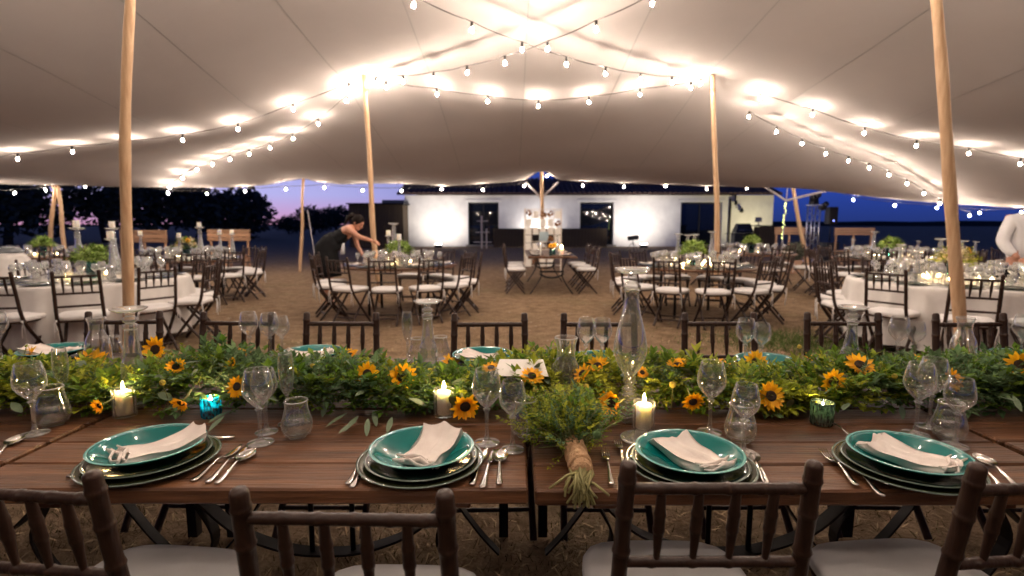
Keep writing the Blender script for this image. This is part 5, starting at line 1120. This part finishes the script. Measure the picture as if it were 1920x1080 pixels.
# right of centre, candle-lit
T3 = (2.75, 8.05, .90); n3 = 'candle-lit bare table'
round_table_top(*T3, '', 'bare candle-lit round dining table right of centre'); a3 = tuple(-4+30*k for k in range(12) if k not in ())
dress(T3[0], T3[1], .744, T3[2], a3, n3, 3, False, 'green', ((1272, 8.3, 438, False, 'leftmost'), (1290, 8.6, 440, False, 'second from the left'), (1303, 8.2, 439, False, 'right of the hydrangeas'), (1336, 8.8, 434, False, 'nearest the middle pole')), 8)
chairs_round(T3[0], T3[1], T3[2], a3, n3)
# near right, white cloth
T5 = (4.85, 5.85, .98); n5 = 'clothed right table'
round_table_top(*T5, n5, 'round table under a white cloth at the right, behind the thick leaning pole'); a5 = tuple(-3+30*k for k in range(12) if k not in ())
dress(T5[0], T5[1], .749, T5[2], a5, n5, 5, True, 'mixed', ((1690, 6.2, 458, False, 'leftmost of the row'), (1722, 5.6, 470, False, 'second of the row'), (1765, 6.1, 447, False, 'tallest of the row'), (1805, 6.3, 451, False, 'right of the thick pole')), 8)
chairs_round(T5[0], T5[1], T5[2], a5, n5)
# behind the left table, sunflowers
T6 = (-5.95, 9.75, .95); n6 = 'back sunflower table'
round_table_top(*T6, '', 'bare round dining table with sunflowers at the back left'); a6 = tuple(5+30*k for k in range(12) if k not in ())
dress(T6[0], T6[1], .744, T6[2], a6, n6, 6, False, 'sun', ((262, 9.8, 432, True, 'beside the thick pole'), (373, 9.6, 416, True, 'tallest, right of the sunflowers'), (335, 9.5, 436, True, 'left of the sunflowers'), (411, 10.0, 430, True, 'second from the right'), (434, 9.9, 430, True, 'rightmost')), 3)
chairs_round(T6[0], T6[1], T6[2], a6, n6)
# far right, greenery along it
T7 = (7.0, 9.9, .95); n7 = 'back right table'
round_table_top(*T7, '', 'bare dining table with greenery at the back right'); a7 = tuple(-8+30*k for k in range(12) if k not in ())
dress(T7[0], T7[1], .744, T7[2], a7, n7, 7, False, 'green', ((1600, 10.2, 449, False, 'leftmost'), (1640, 9.7, 434, False, 'tallest'), (1722, 10.2, 452, False, 'right of the flowers')), 5)
chairs_round(T7[0], T7[1], T7[2], a7, n7)
T8 = (9.3, 8.9, .9); n8 = 'table behind the man'
round_table_top(*T8, '', 'round dining table behind the man in the white shirt'); a8 = (0, 60, 120, 180, 240, 300)
dress(T8[0], T8[1], .744, T8[2], a8, n8, 8, False, 'mixed', ((1830, 8.9, 453, False, 'left of the man'),), 3)
chairs_round(T8[0], T8[1], T8[2], a8, n8)
T9 = (5.2, 11.6, .9); n9 = 'table behind the pole'
round_table_top(*T9, '', 'bare round dining table partly hidden behind the middle right pole'); a9 = (0, 60, 120, 180, 240, 300)
dress(T9[0], T9[1], .744, T9[2], a9, n9, 9, False, 'green', (), 3)
chairs_round(T9[0], T9[1], T9[2], a9, n9)
T10 = (-9.3, 10.6, .9); n10 = 'far-left table'
round_table_top(*T10, '', 'bare round dining table in front of the A-frame poles'); a10 = (0, 60, 120, 180, 240, 300)
dress(T10[0], T10[1], .744, T10[2], a10, n10, 10, False, 'green', (), 3)
chairs_round(T10[0], T10[1], T10[2], (5, 45, 90, 135, 180, 225, 270, 315), n10)
# rectangular plank table seen end-on, between the two middle tables
def end_table():
    n4 = 'end-on table'; cx, y0, y1 = .78, 10.25, 12.9
    t = thing('plank_table', 'plank table with curled iron legs seen end-on before the card display', 'table', (cx, (y0+y1)/2, 0)); W = .95; D = y1-y0; pw = W/7
    pm = MB(); pm.box((0, 0, TZ-.02), (pw-.006, D, .04), ch=.005); pm = pm.mesh('plank', mat['plank'], smooth=False)
    for i in range(7): link('plank', pm, t, Matrix.Translation((-W/2+pw*(i+.5), 0, 0)))
    for sy in (-1, 1):
        for sx in (-1, 1):
            m = MB(); m.tube(spline([(sx*.30, 0, .71), (sx*.22, 0, .50), (sx*.20, 0, .38), (sx*.28, 0, .2), (sx*.42, 0, .0)], 5), .022, 8, flat=.6); link('leg', m.mesh('curled leg', mat['iron']), t, Matrix.Translation((0, sy*(D/2-.2), 0)))
        m = MB(); m.tube([(-.24, 0, .44), (.24, 0, .44)], .02, 8); m.tube(spline([(-.24, 0, .40), (-.1, 0, .33), (.1, 0, .33), (.24, 0, .40)], 5), .02, 8); link('brace', m.mesh('curled brace', mat['iron']), t, Matrix.Translation((0, sy*(D/2-.2), 0)))
    k = 0
    for sx, w in ((-1, 'left'), (1, 'right')):
        for i, y in enumerate((y0+.35, y0+1.1, y0+1.9)):
            e = ('nearest', 'middle', 'farthest')[i]; nm = e+' place on the '+w+' of the '+n4
            chair(cx+sx*.72, y+.05, sx*pi/2+R.uniform(-.12, .12), 'dark chair at the '+nm, 'chairs at the '+n4)
            put(CHARGER_D, 'charger_plate', 'dark green charger at the '+nm, 'plate', (cx+sx*.30, y, TZ+.002), 0, 'plates at the '+n4); put(NAPK[i], 'napkin', 'pale napkin on the plate at the '+nm, 'napkin', (cx+sx*.30, y, TZ+.01), pi/2, 'napkins at the '+n4)
            put(WINE_FAR, 'wine_glass', 'wine glass at the '+nm, 'glass', (cx+sx*.14, y+.16, TZ+.002), 0, 'glasses at the '+n4); put(WINE_FAR2, 'wine_glass', 'shorter wine glass at the '+nm, 'glass', (cx+sx*.18, y+.26, TZ+.002), 0, 'glasses at the '+n4)
    put(STICK_FAR, 'candlestick', 'glass candlestick without a candle on the '+n4, 'candlestick', (cx+.16, y0+.9, TZ+.002), 0, 'candlesticks on the round tables', .95)
    put(CAND, 'pillar_candle', 'lit candle on the near half of the '+n4, 'candle', (cx+.2, y0+.3, TZ+.002), 0, None, 1.9)
    m = MB(); m.tube([(0, 0, 0), (0, 0, .26)], .012, 10); put(one(m.mesh('taper candle', mat['wax'])), 'taper_candle', 'slim white taper candle at the left of the '+n4, 'candle', (cx-.22, y0+.25, TZ+.002))
    for i, (dx, dy) in enumerate(((-.02, .2), (.07, .5))):
        q = Vector((cx+dx, y0+dy, TZ+.20)); sunflower(q, .11, (.2-.4*i, -1, .3), ('front' if i == 0 else 'rear')+' sunflower in a slim vase on the '+n4, group='sunflowers in vases', n=13)
        m = MB(); m.lathe([(.0001, 0), (.03, 0), (.034, .05), (.022, .12), (.026, .16), (.024, .16), (.019, .12), (.0001, .01)], 12); put(one(m.mesh('slim vase', mat['teal_glass'])), 'slim_vase', ('front' if i == 0 else 'rear')+' slim glass vase holding a sunflower on the '+n4, 'vase', (q.x, q.y+.02, TZ+.002))
end_table()
# ================================================================= display rack with cards
def rack():
    Y = 14.2; x0 = at(984, 440, Y).x; x1 = at(1052, 440, Y).x; zt = at(1016, 391, Y).z; W = x1-x0; t = thing('card_rack', 'white grid rack hung with pale cards and dried flowers before the short centre pole', 'display rack', ((x0+x1)/2, Y, 0)); w = .03
    m = MB()
    for s in (-1, 1): m.box((s*(W/2), 0, zt/2), (w, w, zt))
    link('frame', m.mesh('rack frame', mat['rack'], smooth=False), t); bm_ = MB(); bm_.box((0, 0, 0), (W-w-.002, .02, .018)); bm_ = bm_.mesh('rack bar', mat['rack'], smooth=False)
    for i in range(8): link('shelf_bar', bm_, t, Matrix.Translation((0, 0, zt-.02-i*(zt-.25)/7.2)))
    vm = MB(); vm.box((0, 0, zt/2+.15), (.014, .014, zt-.35)); vm = vm.mesh('rack upright', mat['rack'], smooth=False)
    for i in range(1, 5): link('upright', vm, t, Matrix.Translation((-W/2+W*i/5, .018, 0)))
    rr = random.Random(4); cm = MB(); cm.box((0, 0, 0), (.15, .006, .20)); cm = cm.mesh('hung card', mat['card'], smooth=False); fm = MB()
    for i in range(26): v = Vector((rr.gauss(0, 1), rr.gauss(0, 1), rr.gauss(0, 1))).normalized(); leaf_add(fm, v*.02, v, Vector((0, 1, .2)), .085, .04)
    fm = fm.mesh('dried posy', mat['brown_flower'], smooth=False)
    for r_ in range(7):
        for c in range(5):
            x = -W/2+W*(c+.5)/5; z = zt-.16-r_*(zt-.25)/7.2; h = rr.random()
            if h < .62: link('card', cm, t, Matrix.Translation((x, -.02, z)) @ Matrix.Rotation(rr.uniform(-.06, .06), 4, 'Y'))
            elif h < .85: link('dried_posy', fm, t, Matrix.Translation((x, -.03, z+rr.uniform(-.05, .05))) @ Matrix.Rotation(rr.random()*6, 4, 'Y'))
    m = MB(); m.box((0, 0, 0), (.24, .012, .24)); o = link('sign_card', m.mesh('blue sign card', M_('pale blue card', (.42, .52, .56), .7), smooth=False), t, Matrix.Translation((.02, -.05, zt-.73))); o['label'] = 'pale blue square card'
rack()
# ================================================================= things by the farmhouse
def bx(m, c, d, ch=0.0): m.box(c, d, ch=ch)
def barbecue():
    Y = 27; p = at(1391, 468, Y); s = Y/1000; t = thing('barbecue', 'black hooded barbecue standing before the right end of the farmhouse', 'barbecue', (p.x, Y, 0)); w = 37*s; z1 = at(1391, 436, Y).z; z2 = at(1391, 419, Y).z
    m = MB(); m.box((0, 0, z1/2+.06), (w, .5, z1-.14), ch=.02); link('cabinet', m.mesh('barbecue cabinet', mat['black'], smooth=False), t)
    m = MB(); a, b = w*.46, w*.30; vs = [(-a, -.27, z1), (a, -.27, z1), (a, .27, z1), (-a, .27, z1), (-b, -.12, z2), (b, -.12, z2), (b, .18, z2), (-b, .18, z2)]; m.add(vs, [(3, 2, 1, 0), (4, 5, 6, 7), (0, 1, 5, 4), (1, 2, 6, 5), (2, 3, 7, 6), (3, 0, 4, 7)]); link('hood', m.mesh('barbecue hood', mat['black'], smooth=False), t)
    m = MB(); m.tube([(-a*.7, -.3, z1+.12), (a*.7, -.3, z1+.12)], .015, 6); link('handle', m.mesh('hood handle', mat['silver']), t)
    m = MB(); m.box((-w/2-.16, 0, z1-.05), (.3, .4, .03)); m.box((w/2+.16, 0, z1-.05), (.3, .4, .03)); link('side_shelf', m.mesh('side shelf', mat['black'], smooth=False), t)
    m = MB()
    for sx in (-1, 1): m.tube([(sx*w*.4, -.06, .07), (sx*w*.4, .06, .07)], .07, 12)
    link('wheels', m.mesh('barbecue wheels', mat['black']), t)
barbecue()
def counter():
    Y = 26; a = at(1421, 470, Y).x; b = at(1455, 470, Y).x; zt = at(1437, 424, Y).z; t = thing('bar_counter', 'dark boarded counter at the right corner of the farmhouse', 'counter', ((a+b)/2, Y, 0)); w = b-a; n = 7
    pm = MB(); pm.box((0, 0, zt/2), (w/n-.01, .05, zt-.02), ch=.006); pm = pm.mesh('counter board', mat['brown_panel'], smooth=False)
    for i in range(n): link('plank', pm, t, Matrix.Translation((-w/2+w/n*(i+.5), 0, 0)))
    m = MB(); m.box((0, .3, zt+.02), (w+.3, .75, .05), ch=.008); link('counter_top', m.mesh('counter top', mat['iron'], smooth=False), t); m = MB(); m.box((0, .35, zt/2), (w-.06, .58, zt-.06)); link('carcass', m.mesh('counter body', mat['brown_panel'], smooth=False), t)
    q = at(1422, 412, Y+.3); tt = thing('monitor', 'small grey screen standing on the dark counter', 'screen', (q.x, Y+.3, zt+.045)); m = MB(); m.box((0, 0, .27), (.32, .03, .24), ch=.006); link('panel', m.mesh('monitor panel', mat['screen'], smooth=False), tt); m = MB(); m.box((0, 0, .075), (.03, .03, .15)); m.box((0, 0, .006), (.16, .12, .012)); link('stand', m.mesh('monitor stand', mat['black'], smooth=False), tt)
counter()
def stand_light():
    Y = 26.5; p = at(1187, 446, Y); t = thing('stage_light', 'black stage light on a tripod against the bright wall', 'lamp', (p.x, Y, 0)); z = p.z
    m = MB(); m.box((0, 0, z), (.52, .3, .22), Matrix.Translation((0, 0, z)) @ Matrix.Rotation(-.12, 4, 'Y') @ Matrix.Translation((0, 0, -z)), ch=.04); link('head', m.mesh('lamp head', mat['black'], smooth=False), t)
    m = MB(); m.tube([(0, 0, .3), (0, 0, z-.1)], .018, 6); link('post', m.mesh('tripod post', mat['black']), t); lm = MB(); lm.tube([(0, 0, .5), (.4, 0, 0)], .014, 6); lm = lm.mesh('tripod leg', mat['black'])
    for k in range(3): link('leg', lm, t, Matrix.Rotation(k*2.094+.5, 4, 'Z'))
stand_light()
def tiered():
    Y = 30; p = at(905, 470, Y); t = thing('tiered_stand', 'pale wooden three-shelf display stand in front of the first opening', 'stand', (p.x, Y, 0)); zt = at(905, 405, Y).z
    m = MB(); m.box((-.05, .02, zt/2), (.09, .06, zt)); m.box((.22, .02, .55), (.07, .06, 1.1)); link('post', m.mesh('stand post', mat['rack'], smooth=False), t)
    for z, w in ((zt-.28, .6), (zt-.9, .75), (zt-1.45, 1.0)):
        m = MB(); m.box((0, -.03, z), (w, .28, .04)); link('shelf', m.mesh('stand shelf', mat['rack'], smooth=False), t)
tiered()
def wall_lamp():
    Y = 32.7; p = at(1352, 382, Y); t = thing('wall_lantern', 'dark wall lamps hanging by the drainpipe near the right opening', 'lamp', (p.x+.85, Y-.16, p.z)); m = MB(); m.box((0, .1, .3), (.05, .12, .5)); link('bracket', m.mesh('lamp bracket', mat['black'], smooth=False), t)
    for dx, dz in ((-.05, .05), (.32, -.42)):
        m = MB(); m.lathe([(.0001, .2), (.05, .16), (.10, .05), (.10, -.05), (.07, -.12), (.0001, -.13)], 12, Matrix.Translation((dx, -.08, dz))); m.tube([(0, .08, dz+.2), (dx, -.08, dz+.2)], .02, 6); link('shade', m.mesh('lamp shade', mat['black']), t)
wall_lamp()
def high_bench(pxa, pxb, ytop, ybot, Y, label, seed):
    a = at(pxa, ytop, Y); b = at(pxb, ytop, Y); zb = at(pxa, ybot, Y).z; t = thing('plank_bench', label, 'bench', ((a.x+b.x)/2, Y, 0), 0, 'plank benches at the tent edge'); W = b.x-a.x; h = a.z-zb
    pm = MB(); pm.box((0, 0, 0), (W, .04, h/3-.012), ch=.006); pm = pm.mesh('bench plank', mat['pale_wood'], smooth=False)
    for i in range(3): link('plank', pm, t, Matrix.Translation((0, 0, zb+h*(i+.5)/3)))
    sm = MB(); sm.box((0, -.22, .46), (W, .36, .04), ch=.006); link('seat', sm.mesh('bench seat', mat['pale_wood'], smooth=False), t)
    lm = MB(); lm.tube([(0, .02, a.z-.03), (0, .05, 0)], .035, 4); lm.tube([(0, -.05, .46), (0, -.40, 0)], .035, 4); lm.box((0, -.2, .425), (.06, .38, .05)); lm = lm.mesh('bench leg', mat['pale_wood'], smooth=False); n = max(2, int(W/.7))
    for i in range(n+1): link('leg', lm, t, Matrix.Translation((-W/2+.08+(W-.16)*i/n, 0, 0)))
high_bench(224, 312, 431, 455, 15.2, 'pale plank bench behind the thick left pole', 1); high_bench(388, 468, 430, 452, 15.4, 'pale plank bench right of the sunflower table, before the dark trees', 2)
high_bench(1453, 1510, 426, 440, 19.0, 'pale plank bench crossed by the slanting edge pole', 3); high_bench(1565, 1640, 427, 441, 18.4, 'pale plank bench right of the black loudspeaker', 4)
def truss():
    Y = 19.6; p = at(1521, 470, Y); t = thing('lighting_truss', 'upright aluminium lighting truss with dark lamp heads on top', 'truss', (p.x, Y, 0)); zt = at(1521, 386, Y).z; w = .145
    pm = MB(); pm.tube([(0, 0, .05), (0, 0, zt)], .024, 8); pm = pm.mesh('truss tube', mat['alu'])
    for a in (-1, 1):
        for b in (-1, 1): link('tube', pm, t, Matrix.Translation((a*w, b*w, 0)))
    n = 9; h = zt/n; dm = MB()
    for i in range(n):
        z = .05+h*i
        for (x0, y0, x1, y1) in ((-w, -w, w, -w), (w, w, -w, w), (-w, w, -w, -w), (w, -w, w, w)): 
            s = 1 if i % 2 else -1; dm.tube([(x0 if s > 0 else x1, y0 if s > 0 else y1, z), (x1 if s > 0 else x0, y1 if s > 0 else y0, z+h-.02)], .010, 5)
    o = link('lacing', dm.mesh('truss lacing', mat['alu']), t); o['kind'] = 'stuff'
    m = MB(); m.box((0, 0, .02), (.7, .7, .04)); m.box((0, 0, zt+.02), (.4, .4, .04)); link('plate', m.mesh('truss plate', mat['alu'], smooth=False), t)
    for i, (dx, dz, s) in enumerate(((-.02, .30, 1), (.30, -.25, .8))):
        m = MB(); m.ball((dx, 0, zt+.1+dz*.6), .16*s, 10, 8); m.box((dx, 0, zt+.02+dz*.3), (.30*s, .12, .16)); m.lathe([(.0001, 0), (.11*s, 0), (.12*s, .16), (.0001, .16)], 12, Matrix.Translation((dx, -.1, zt+.16+dz*.6)) @ Matrix.Rotation(1.2, 4, 'X')); link('lamp_head', m.mesh('lamp head', mat['black']), t)
truss()
def speaker():
    Y = 20; p = at(1554, 470, Y); z1 = at(1554, 388, Y).z; z0 = at(1554, 421, Y).z; t = thing('loudspeaker', 'black loudspeaker with a small blue light, raised on a pole', 'speaker', (p.x, Y, 0)); m = MB(); m.box((0, 0, (z0+z1)/2), (.33, .32, z1-z0), ch=.02); link('cabinet', m.mesh('speaker cabinet', mat['black'], smooth=False), t)
    m = MB(); m.box((0, -.163, (z0+z1)/2), (.28, .01, z1-z0-.06)); link('grille', m.mesh('speaker grille', mat['iron'], smooth=False), t)
    m = MB(); m.ball((0, -.17, z0+.14), .02, 8, 6); link('indicator_light', m.mesh('blue indicator', M_emit('blue indicator', (.25, .3, 1), 8)), t)
    m = MB(); m.tube([(0, 0, .7), (0, 0, z0)], .02, 8); link('pole', m.mesh('speaker pole', mat['black']), t); m = MB(); m.box((0, 0, .36), (.5, .5, .7), ch=.02); link('base_box', m.mesh('speaker base', mat['black'], smooth=False), t)
speaker()
def potted():
    p = on(1487, 512, 0); rr = random.Random(3); t = thing('potted_shrub', 'grey-green shrub in a pale terracotta pot below the raised tent corner', 'potted plant', (p.x, p.y, 0)); m = MB(); m.lathe([(.0001, 0), (.15, 0), (.2, .3), (.22, .31), (.22, .36), (.19, .36), (.18, .3), (.0001, .3)], 20); link('pot', flat(m.mesh('pot', mat['terracotta'])), t)
    m = MB(); leaf_cloud(m, [((0, 0, .62), .27), ((-.1, .05, .55), .2), ((.12, 0, .58), .2)], 900, .05, rr); link('foliage', m.mesh('shrub foliage', mat['shrub'], smooth=False), t)
    m = MB(); m.tube([(0, 0, .28), (.01, 0, .6)], .02, 6); link('stem', m.mesh('shrub stem', mat['bark']), t)
potted()
def cooler():
    p = at(10, 500, 7.3); t = thing('ice_bucket', 'rounded white tub with a grey lid at the left edge behind the clothed table', 'tub', (p.x, p.y, 0)); m = MB(); m.lathe([(.0001, .0), (.24, .0), (.27, .1), (.29, .7), (.27, .88), (.2, .98), (.0001, .99)], 28); link('body', m.mesh('tub body', mat['cloth']), t)
    m = MB(); m.lathe([(.205, .975), (.21, 1.0), (.17, 1.05), (.0001, 1.06)], 28, cap0=True); link('lid', m.mesh('tub lid', M_('grey lid', (.12, .13, .14), .4)), t)
cooler()
# ================================================================= people
def skin_body(name, joints, edges, mat_, parent, root=0, sub=2):
    me = bpy.data.meshes.new(name); me.from_pydata([j[0] for j in joints], edges, []); me.materials.append(mat_); o = link(name, me, parent)
    o.modifiers.new('skin', 'SKIN'); 
    if not me.skin_vertices: me.attributes.new('skin', 'FLOAT', 'POINT')
    for i, j in enumerate(joints):
        sv = me.skin_vertices[0].data[i]; r = j[1]; sv.radius = (r, r) if not hasattr(r, '__len__') else r; sv.use_root = (i == root)
    s = o.modifiers.new('subdivision', 'SUBSURF'); s.levels = sub; s.render_levels = sub
    dg = bpy.context.evaluated_depsgraph_get(); ev = o.evaluated_get(dg); nm = bpy.data.meshes.new_from_object(ev); nm.polygons.foreach_set('use_smooth', [True]*len(nm.polygons)); o.modifiers.clear(); o.data = nm
    if not nm.materials: nm.materials.append(mat_)
    return o
def hand(parent, wrist, d, up, name='hand', s=1.0, curl=.5):
    # palm and five separate bent fingers grown from one skeleton rooted at the wrist
    d = Vector(d).normalized(); up = Vector(up); side = d.cross(up).normalized(); up = side.cross(d).normalized(); w = Vector(wrist)
    J = [(w, .026*s), (w+d*.045*s, (.018*s, .034*s)), (w+d*.08*s, (.014*s, .036*s))]; E = [(0, 1), (1, 2)]
    for k, (off, L) in enumerate(((-.03, .062), (-.010, .074), (.010, .068), (.029, .052))):
        b = w+d*.082*s+side*off*s; dn = (d*cos(curl)-up*sin(curl)); dn2 = (d*cos(curl*1.8)-up*sin(curl*1.8)); i = len(J); J += [(b, .010*s), (b+dn*L*.5*s, .009*s), (b+dn*L*.5*s+dn2*L*.5*s, .0075*s)]; E += [(2, i), (i, i+1), (i+1, i+2)]
    i = len(J); tb = w+d*.025*s-side*.032*s; td = (d*.8-side*.6-up*.25).normalized(); J += [(tb, .012*s), (tb+td*.032*s, .0105*s), (tb+td*.058*s, .009*s)]; E += [(1, i), (i, i+1), (i+1, i+2)]
    return skin_body(name, J, E, mat['skin'], parent, 1, 1)
def head(parent, c, face, upv, s=1.0, hair='ponytail'):
    f = Vector(face).normalized(); u = Vector(upv); r = f.cross(u).normalized(); u = r.cross(f).normalized(); M = Matrix((r, f, u)).transposed().to_4x4(); M.translation = Vector(c)
    m = MB(); m.ball((0, 0, .02), .095*s, 20, 14, M, (.80, .98, 1.12)); m.ball((0, .035*s, -.055*s), .06*s, 14, 10, M, (.85, .95, .9))
    m.ball((0, .098*s, -.005*s), .016*s, 8, 6, M, (.8, 1.1, 1.5)); m.ball((0, .088*s, -.052*s), .02*s, 8, 6, M, (1.2, .5, .45))
    for q in (-1, 1): m.ball((q*.078*s, -.005, 0), .024*s, 8, 6, M, (.35, .7, 1.2))
    link('head', m.mesh('head', mat['skin']), parent); e = MB()
    for q in (-1, 1): e.ball((q*.032*s, .085*s, .022*s), .010*s, 8, 6, M, (1.2, .6, .7)); e.tube([M @ Vector((q*.02*s, .094*s, .043*s)), M @ Vector((q*.047*s, .085*s, .045*s))], .004*s, 5)
    link('eyes', e.mesh('eyes', mat['hair']), parent)
    h = MB(); h.ball((0, -.018*s, .038*s), .104*s, 20, 14, M, (.86, .98, 1.06))
    if hair == 'ponytail': h.tube([M @ Vector((0, -.10*s, .07*s)), M @ Vector((0, -.16*s, .05*s)), M @ Vector((0, -.19*s, -.03*s)), M @ Vector((0, -.17*s, -.14*s))], [.03*s, .042*s, .036*s, .010*s], 10)
    link('hair', h.mesh('hair', mat['hair']), parent)
def waitress():
    Y = 8.95; s = Y*.993/1000
    def W(px, py, dy=0): p = at(px, py, Y+dy); return Vector((p.x, p.y, p.z))
    t = thing('person', 'woman in a sleeveless black dress bending over a round table with one arm stretched out', 'person', (0, 0, 0)); sh = W(657, 430); hip = W(612, 463); neck = W(664, 425); hd = W(669, 419); kn = W(628, 498); ft = on(628, 560, 0); ft = Vector((hip.x+.02, Y, 0)); kn = Vector((hip.x+.05, Y-.02, .5)); hnd = W(699, 452, -.25); el = sh.lerp(hnd, .5)+Vector((-.01, -.03, -.03))
    J = [(hip, (.15, .13)), (hip.lerp(sh, .5), (.125, .11)), (sh+Vector((-.03, 0, -.02)), (.13, .12)), (neck, .055), (hd, .05), (sh+Vector((.02, -.19, -.0)), .058), (el+Vector((0, -.05, 0)), .043), (hnd, .028), (sh+Vector((.0, .19, -.01)), .058), (sh+Vector((.03, .24, -.27)), .043), (sh+Vector((.14, .20, -.46)), .03),
         (hip+Vector((0, -.10, -.05)), .10), (kn+Vector((0, -.10, 0)), .066), (Vector((ft.x-.02, Y-.1, .07)), .042), (Vector((ft.x+.13, Y-.1, .03)), .035), (hip+Vector((0, .10, -.05)), .10), (kn+Vector((-.04, .10, 0)), .066), (Vector((ft.x-.1, Y+.1, .07)), .042), (Vector((ft.x+.05, Y+.1, .03)), .035)]
    E = [(0, 1), (1, 2), (2, 3), (3, 4), (2, 5), (5, 6), (6, 7), (2, 8), (8, 9), (9, 10), (0, 11), (11, 12), (12, 13), (13, 14), (0, 15), (15, 16), (16, 17), (17, 18)]
    skin_body('body', J, E, mat['skin'], t)
    m = MB(); m.tube([hip.lerp(sh, .45), hip.lerp(sh, .22), hip+Vector((0, 0, -.02)), hip+Vector((.0, 0, -.25)), hip+Vector((.02, 0, -.50))], [.15, .175, .19, .205, .215], 20); link('skirt', m.mesh('skirt', mat['dark_cloth']), t)
    D = [(hip, (.185, .165)), (hip.lerp(sh, .5), (.155, .14)), (sh+Vector((-.04, 0, -.03)), (.155, .145)), (sh+Vector((-.0, -.13, .0)), .075), (sh+Vector((-.02, .13, .0)), .075)]
    skin_body('dress', D, [(0, 1), (1, 2), (2, 3), (2, 4)], mat['dark_cloth'], t)
    head(t, hd+Vector((.01, 0, .0)), (.80, -.25, -.62), (.55, 0, .83), 1.02); hand(t, hnd, hnd-el, (0, 0, 1)); w2 = J[10][0]; hand(t, w2, (.6, -.2, -.7), (0, -.4, .6))
    m = MB(); q = W(643, 466, -.22); m.add([(q.x-.01, q.y, q.z+.08), (q.x+.03, q.y-.01, q.z+.09), (q.x+.03, q.y-.02, q.z-.09), (q.x-.05, q.y-.01, q.z-.10), (q.x-.01, q.y+.012, q.z+.08), (q.x+.03, q.y+.002, q.z+.09), (q.x+.03, q.y-.008, q.z-.09), (q.x-.05, q.y+.002, q.z-.10)], [(0, 1, 2, 3), (7, 6, 5, 4), (0, 4, 5, 1), (1, 5, 6, 2), (2, 6, 7, 3), (3, 7, 4, 0)]); o = link('serving_cloth', m.mesh('white serving cloth', mat['shirt'])); tag(o, 'white serving cloth tucked at the waist of the bending woman', 'cloth')
waitress()
def waiter():
    Y = 6.35; c = at(1920, 470, Y); x = c.x; t = thing('person', 'man in a white shirt and black trousers cut off by the right edge', 'person', (0, 0, 0)); zs = at(1900, 408, Y).z; zh = at(1900, 486, Y).z-.02
    V = lambda a, b, z: Vector((x+a, Y+b, z))
    J = [(V(0, 0, zh), (.15, .12)), (V(0, 0, (zh+zs)/2), (.14, .11)), (V(.0, .02, zs-.05), (.15, .11)), (V(.10, -.03, zs+.05), .055), (V(.18, -.06, zs+.10), .05), (V(-.19, .02, zs-.03), .06), (V(-.265, .02, zs-.30), .046), (V(-.20, -.16, zs-.48), .032), (V(.19, .02, zs-.03), .06), (V(.26, .02, zs-.30), .046), (V(.20, -.18, zs-.46), .032), (V(-.10, 0, zh-.08), .095), (V(-.11, 0, .48), .065), (V(-.11, .03, .08), .045), (V(-.12, -.12, .035), .04), (V(.10, 0, zh-.08), .095), (V(.11, 0, .48), .065), (V(.11, .03, .08), .045), (V(.12, -.12, .035), .04)]
    E = [(0, 1), (1, 2), (2, 3), (3, 4), (2, 5), (5, 6), (6, 7), (2, 8), (8, 9), (9, 10), (0, 11), (11, 12), (12, 13), (13, 14), (0, 15), (15, 16), (16, 17), (17, 18)]
    skin_body('body', J, E, mat['skin'], t)
    S = [(V(0, 0, zh-.02), (.19, .15)), (V(0, 0, (zh+zs)/2), (.185, .145)), (V(0, .02, zs-.07), (.175, .135)), (V(-.17, .02, zs-.03), .082), (V(-.265, .02, zs-.29), .070), (V(-.215, -.12, zs-.45), .052), (V(.17, .02, zs-.03), .082), (V(.26, .02, zs-.29), .070), (V(.21, -.13, zs-.43), .052), (V(.07, -.02, zs+.03), .068)]
    skin_body('shirt', S, [(0, 1), (1, 2), (2, 3), (3, 4), (4, 5), (2, 6), (6, 7), (7, 8), (2, 9)], mat['shirt'], t, 1)
    P = [(V(0, 0, zh-.03), (.178, .145)), (V(-.10, 0, zh-.14), .118), (V(-.11, 0, .48), .088), (V(-.11, .02, .06), .07), (V(.10, 0, zh-.14), .118), (V(.11, 0, .48), .088), (V(.11, .02, .06), .07)]
    skin_body('trousers', P, [(0, 1), (1, 2), (2, 3), (0, 4), (4, 5), (5, 6)], mat['dark_cloth'], t)
    head(t, V(.24, -.08, zs+.15), (.75, -.5, -.5), (.6, -.2, 1), 1.03, 'short'); hand(t, J[7][0], J[7][0]-J[6][0], (-1, 0, .3)); hand(t, J[10][0], J[10][0]-J[9][0], (1, 0, .3))
waiter()
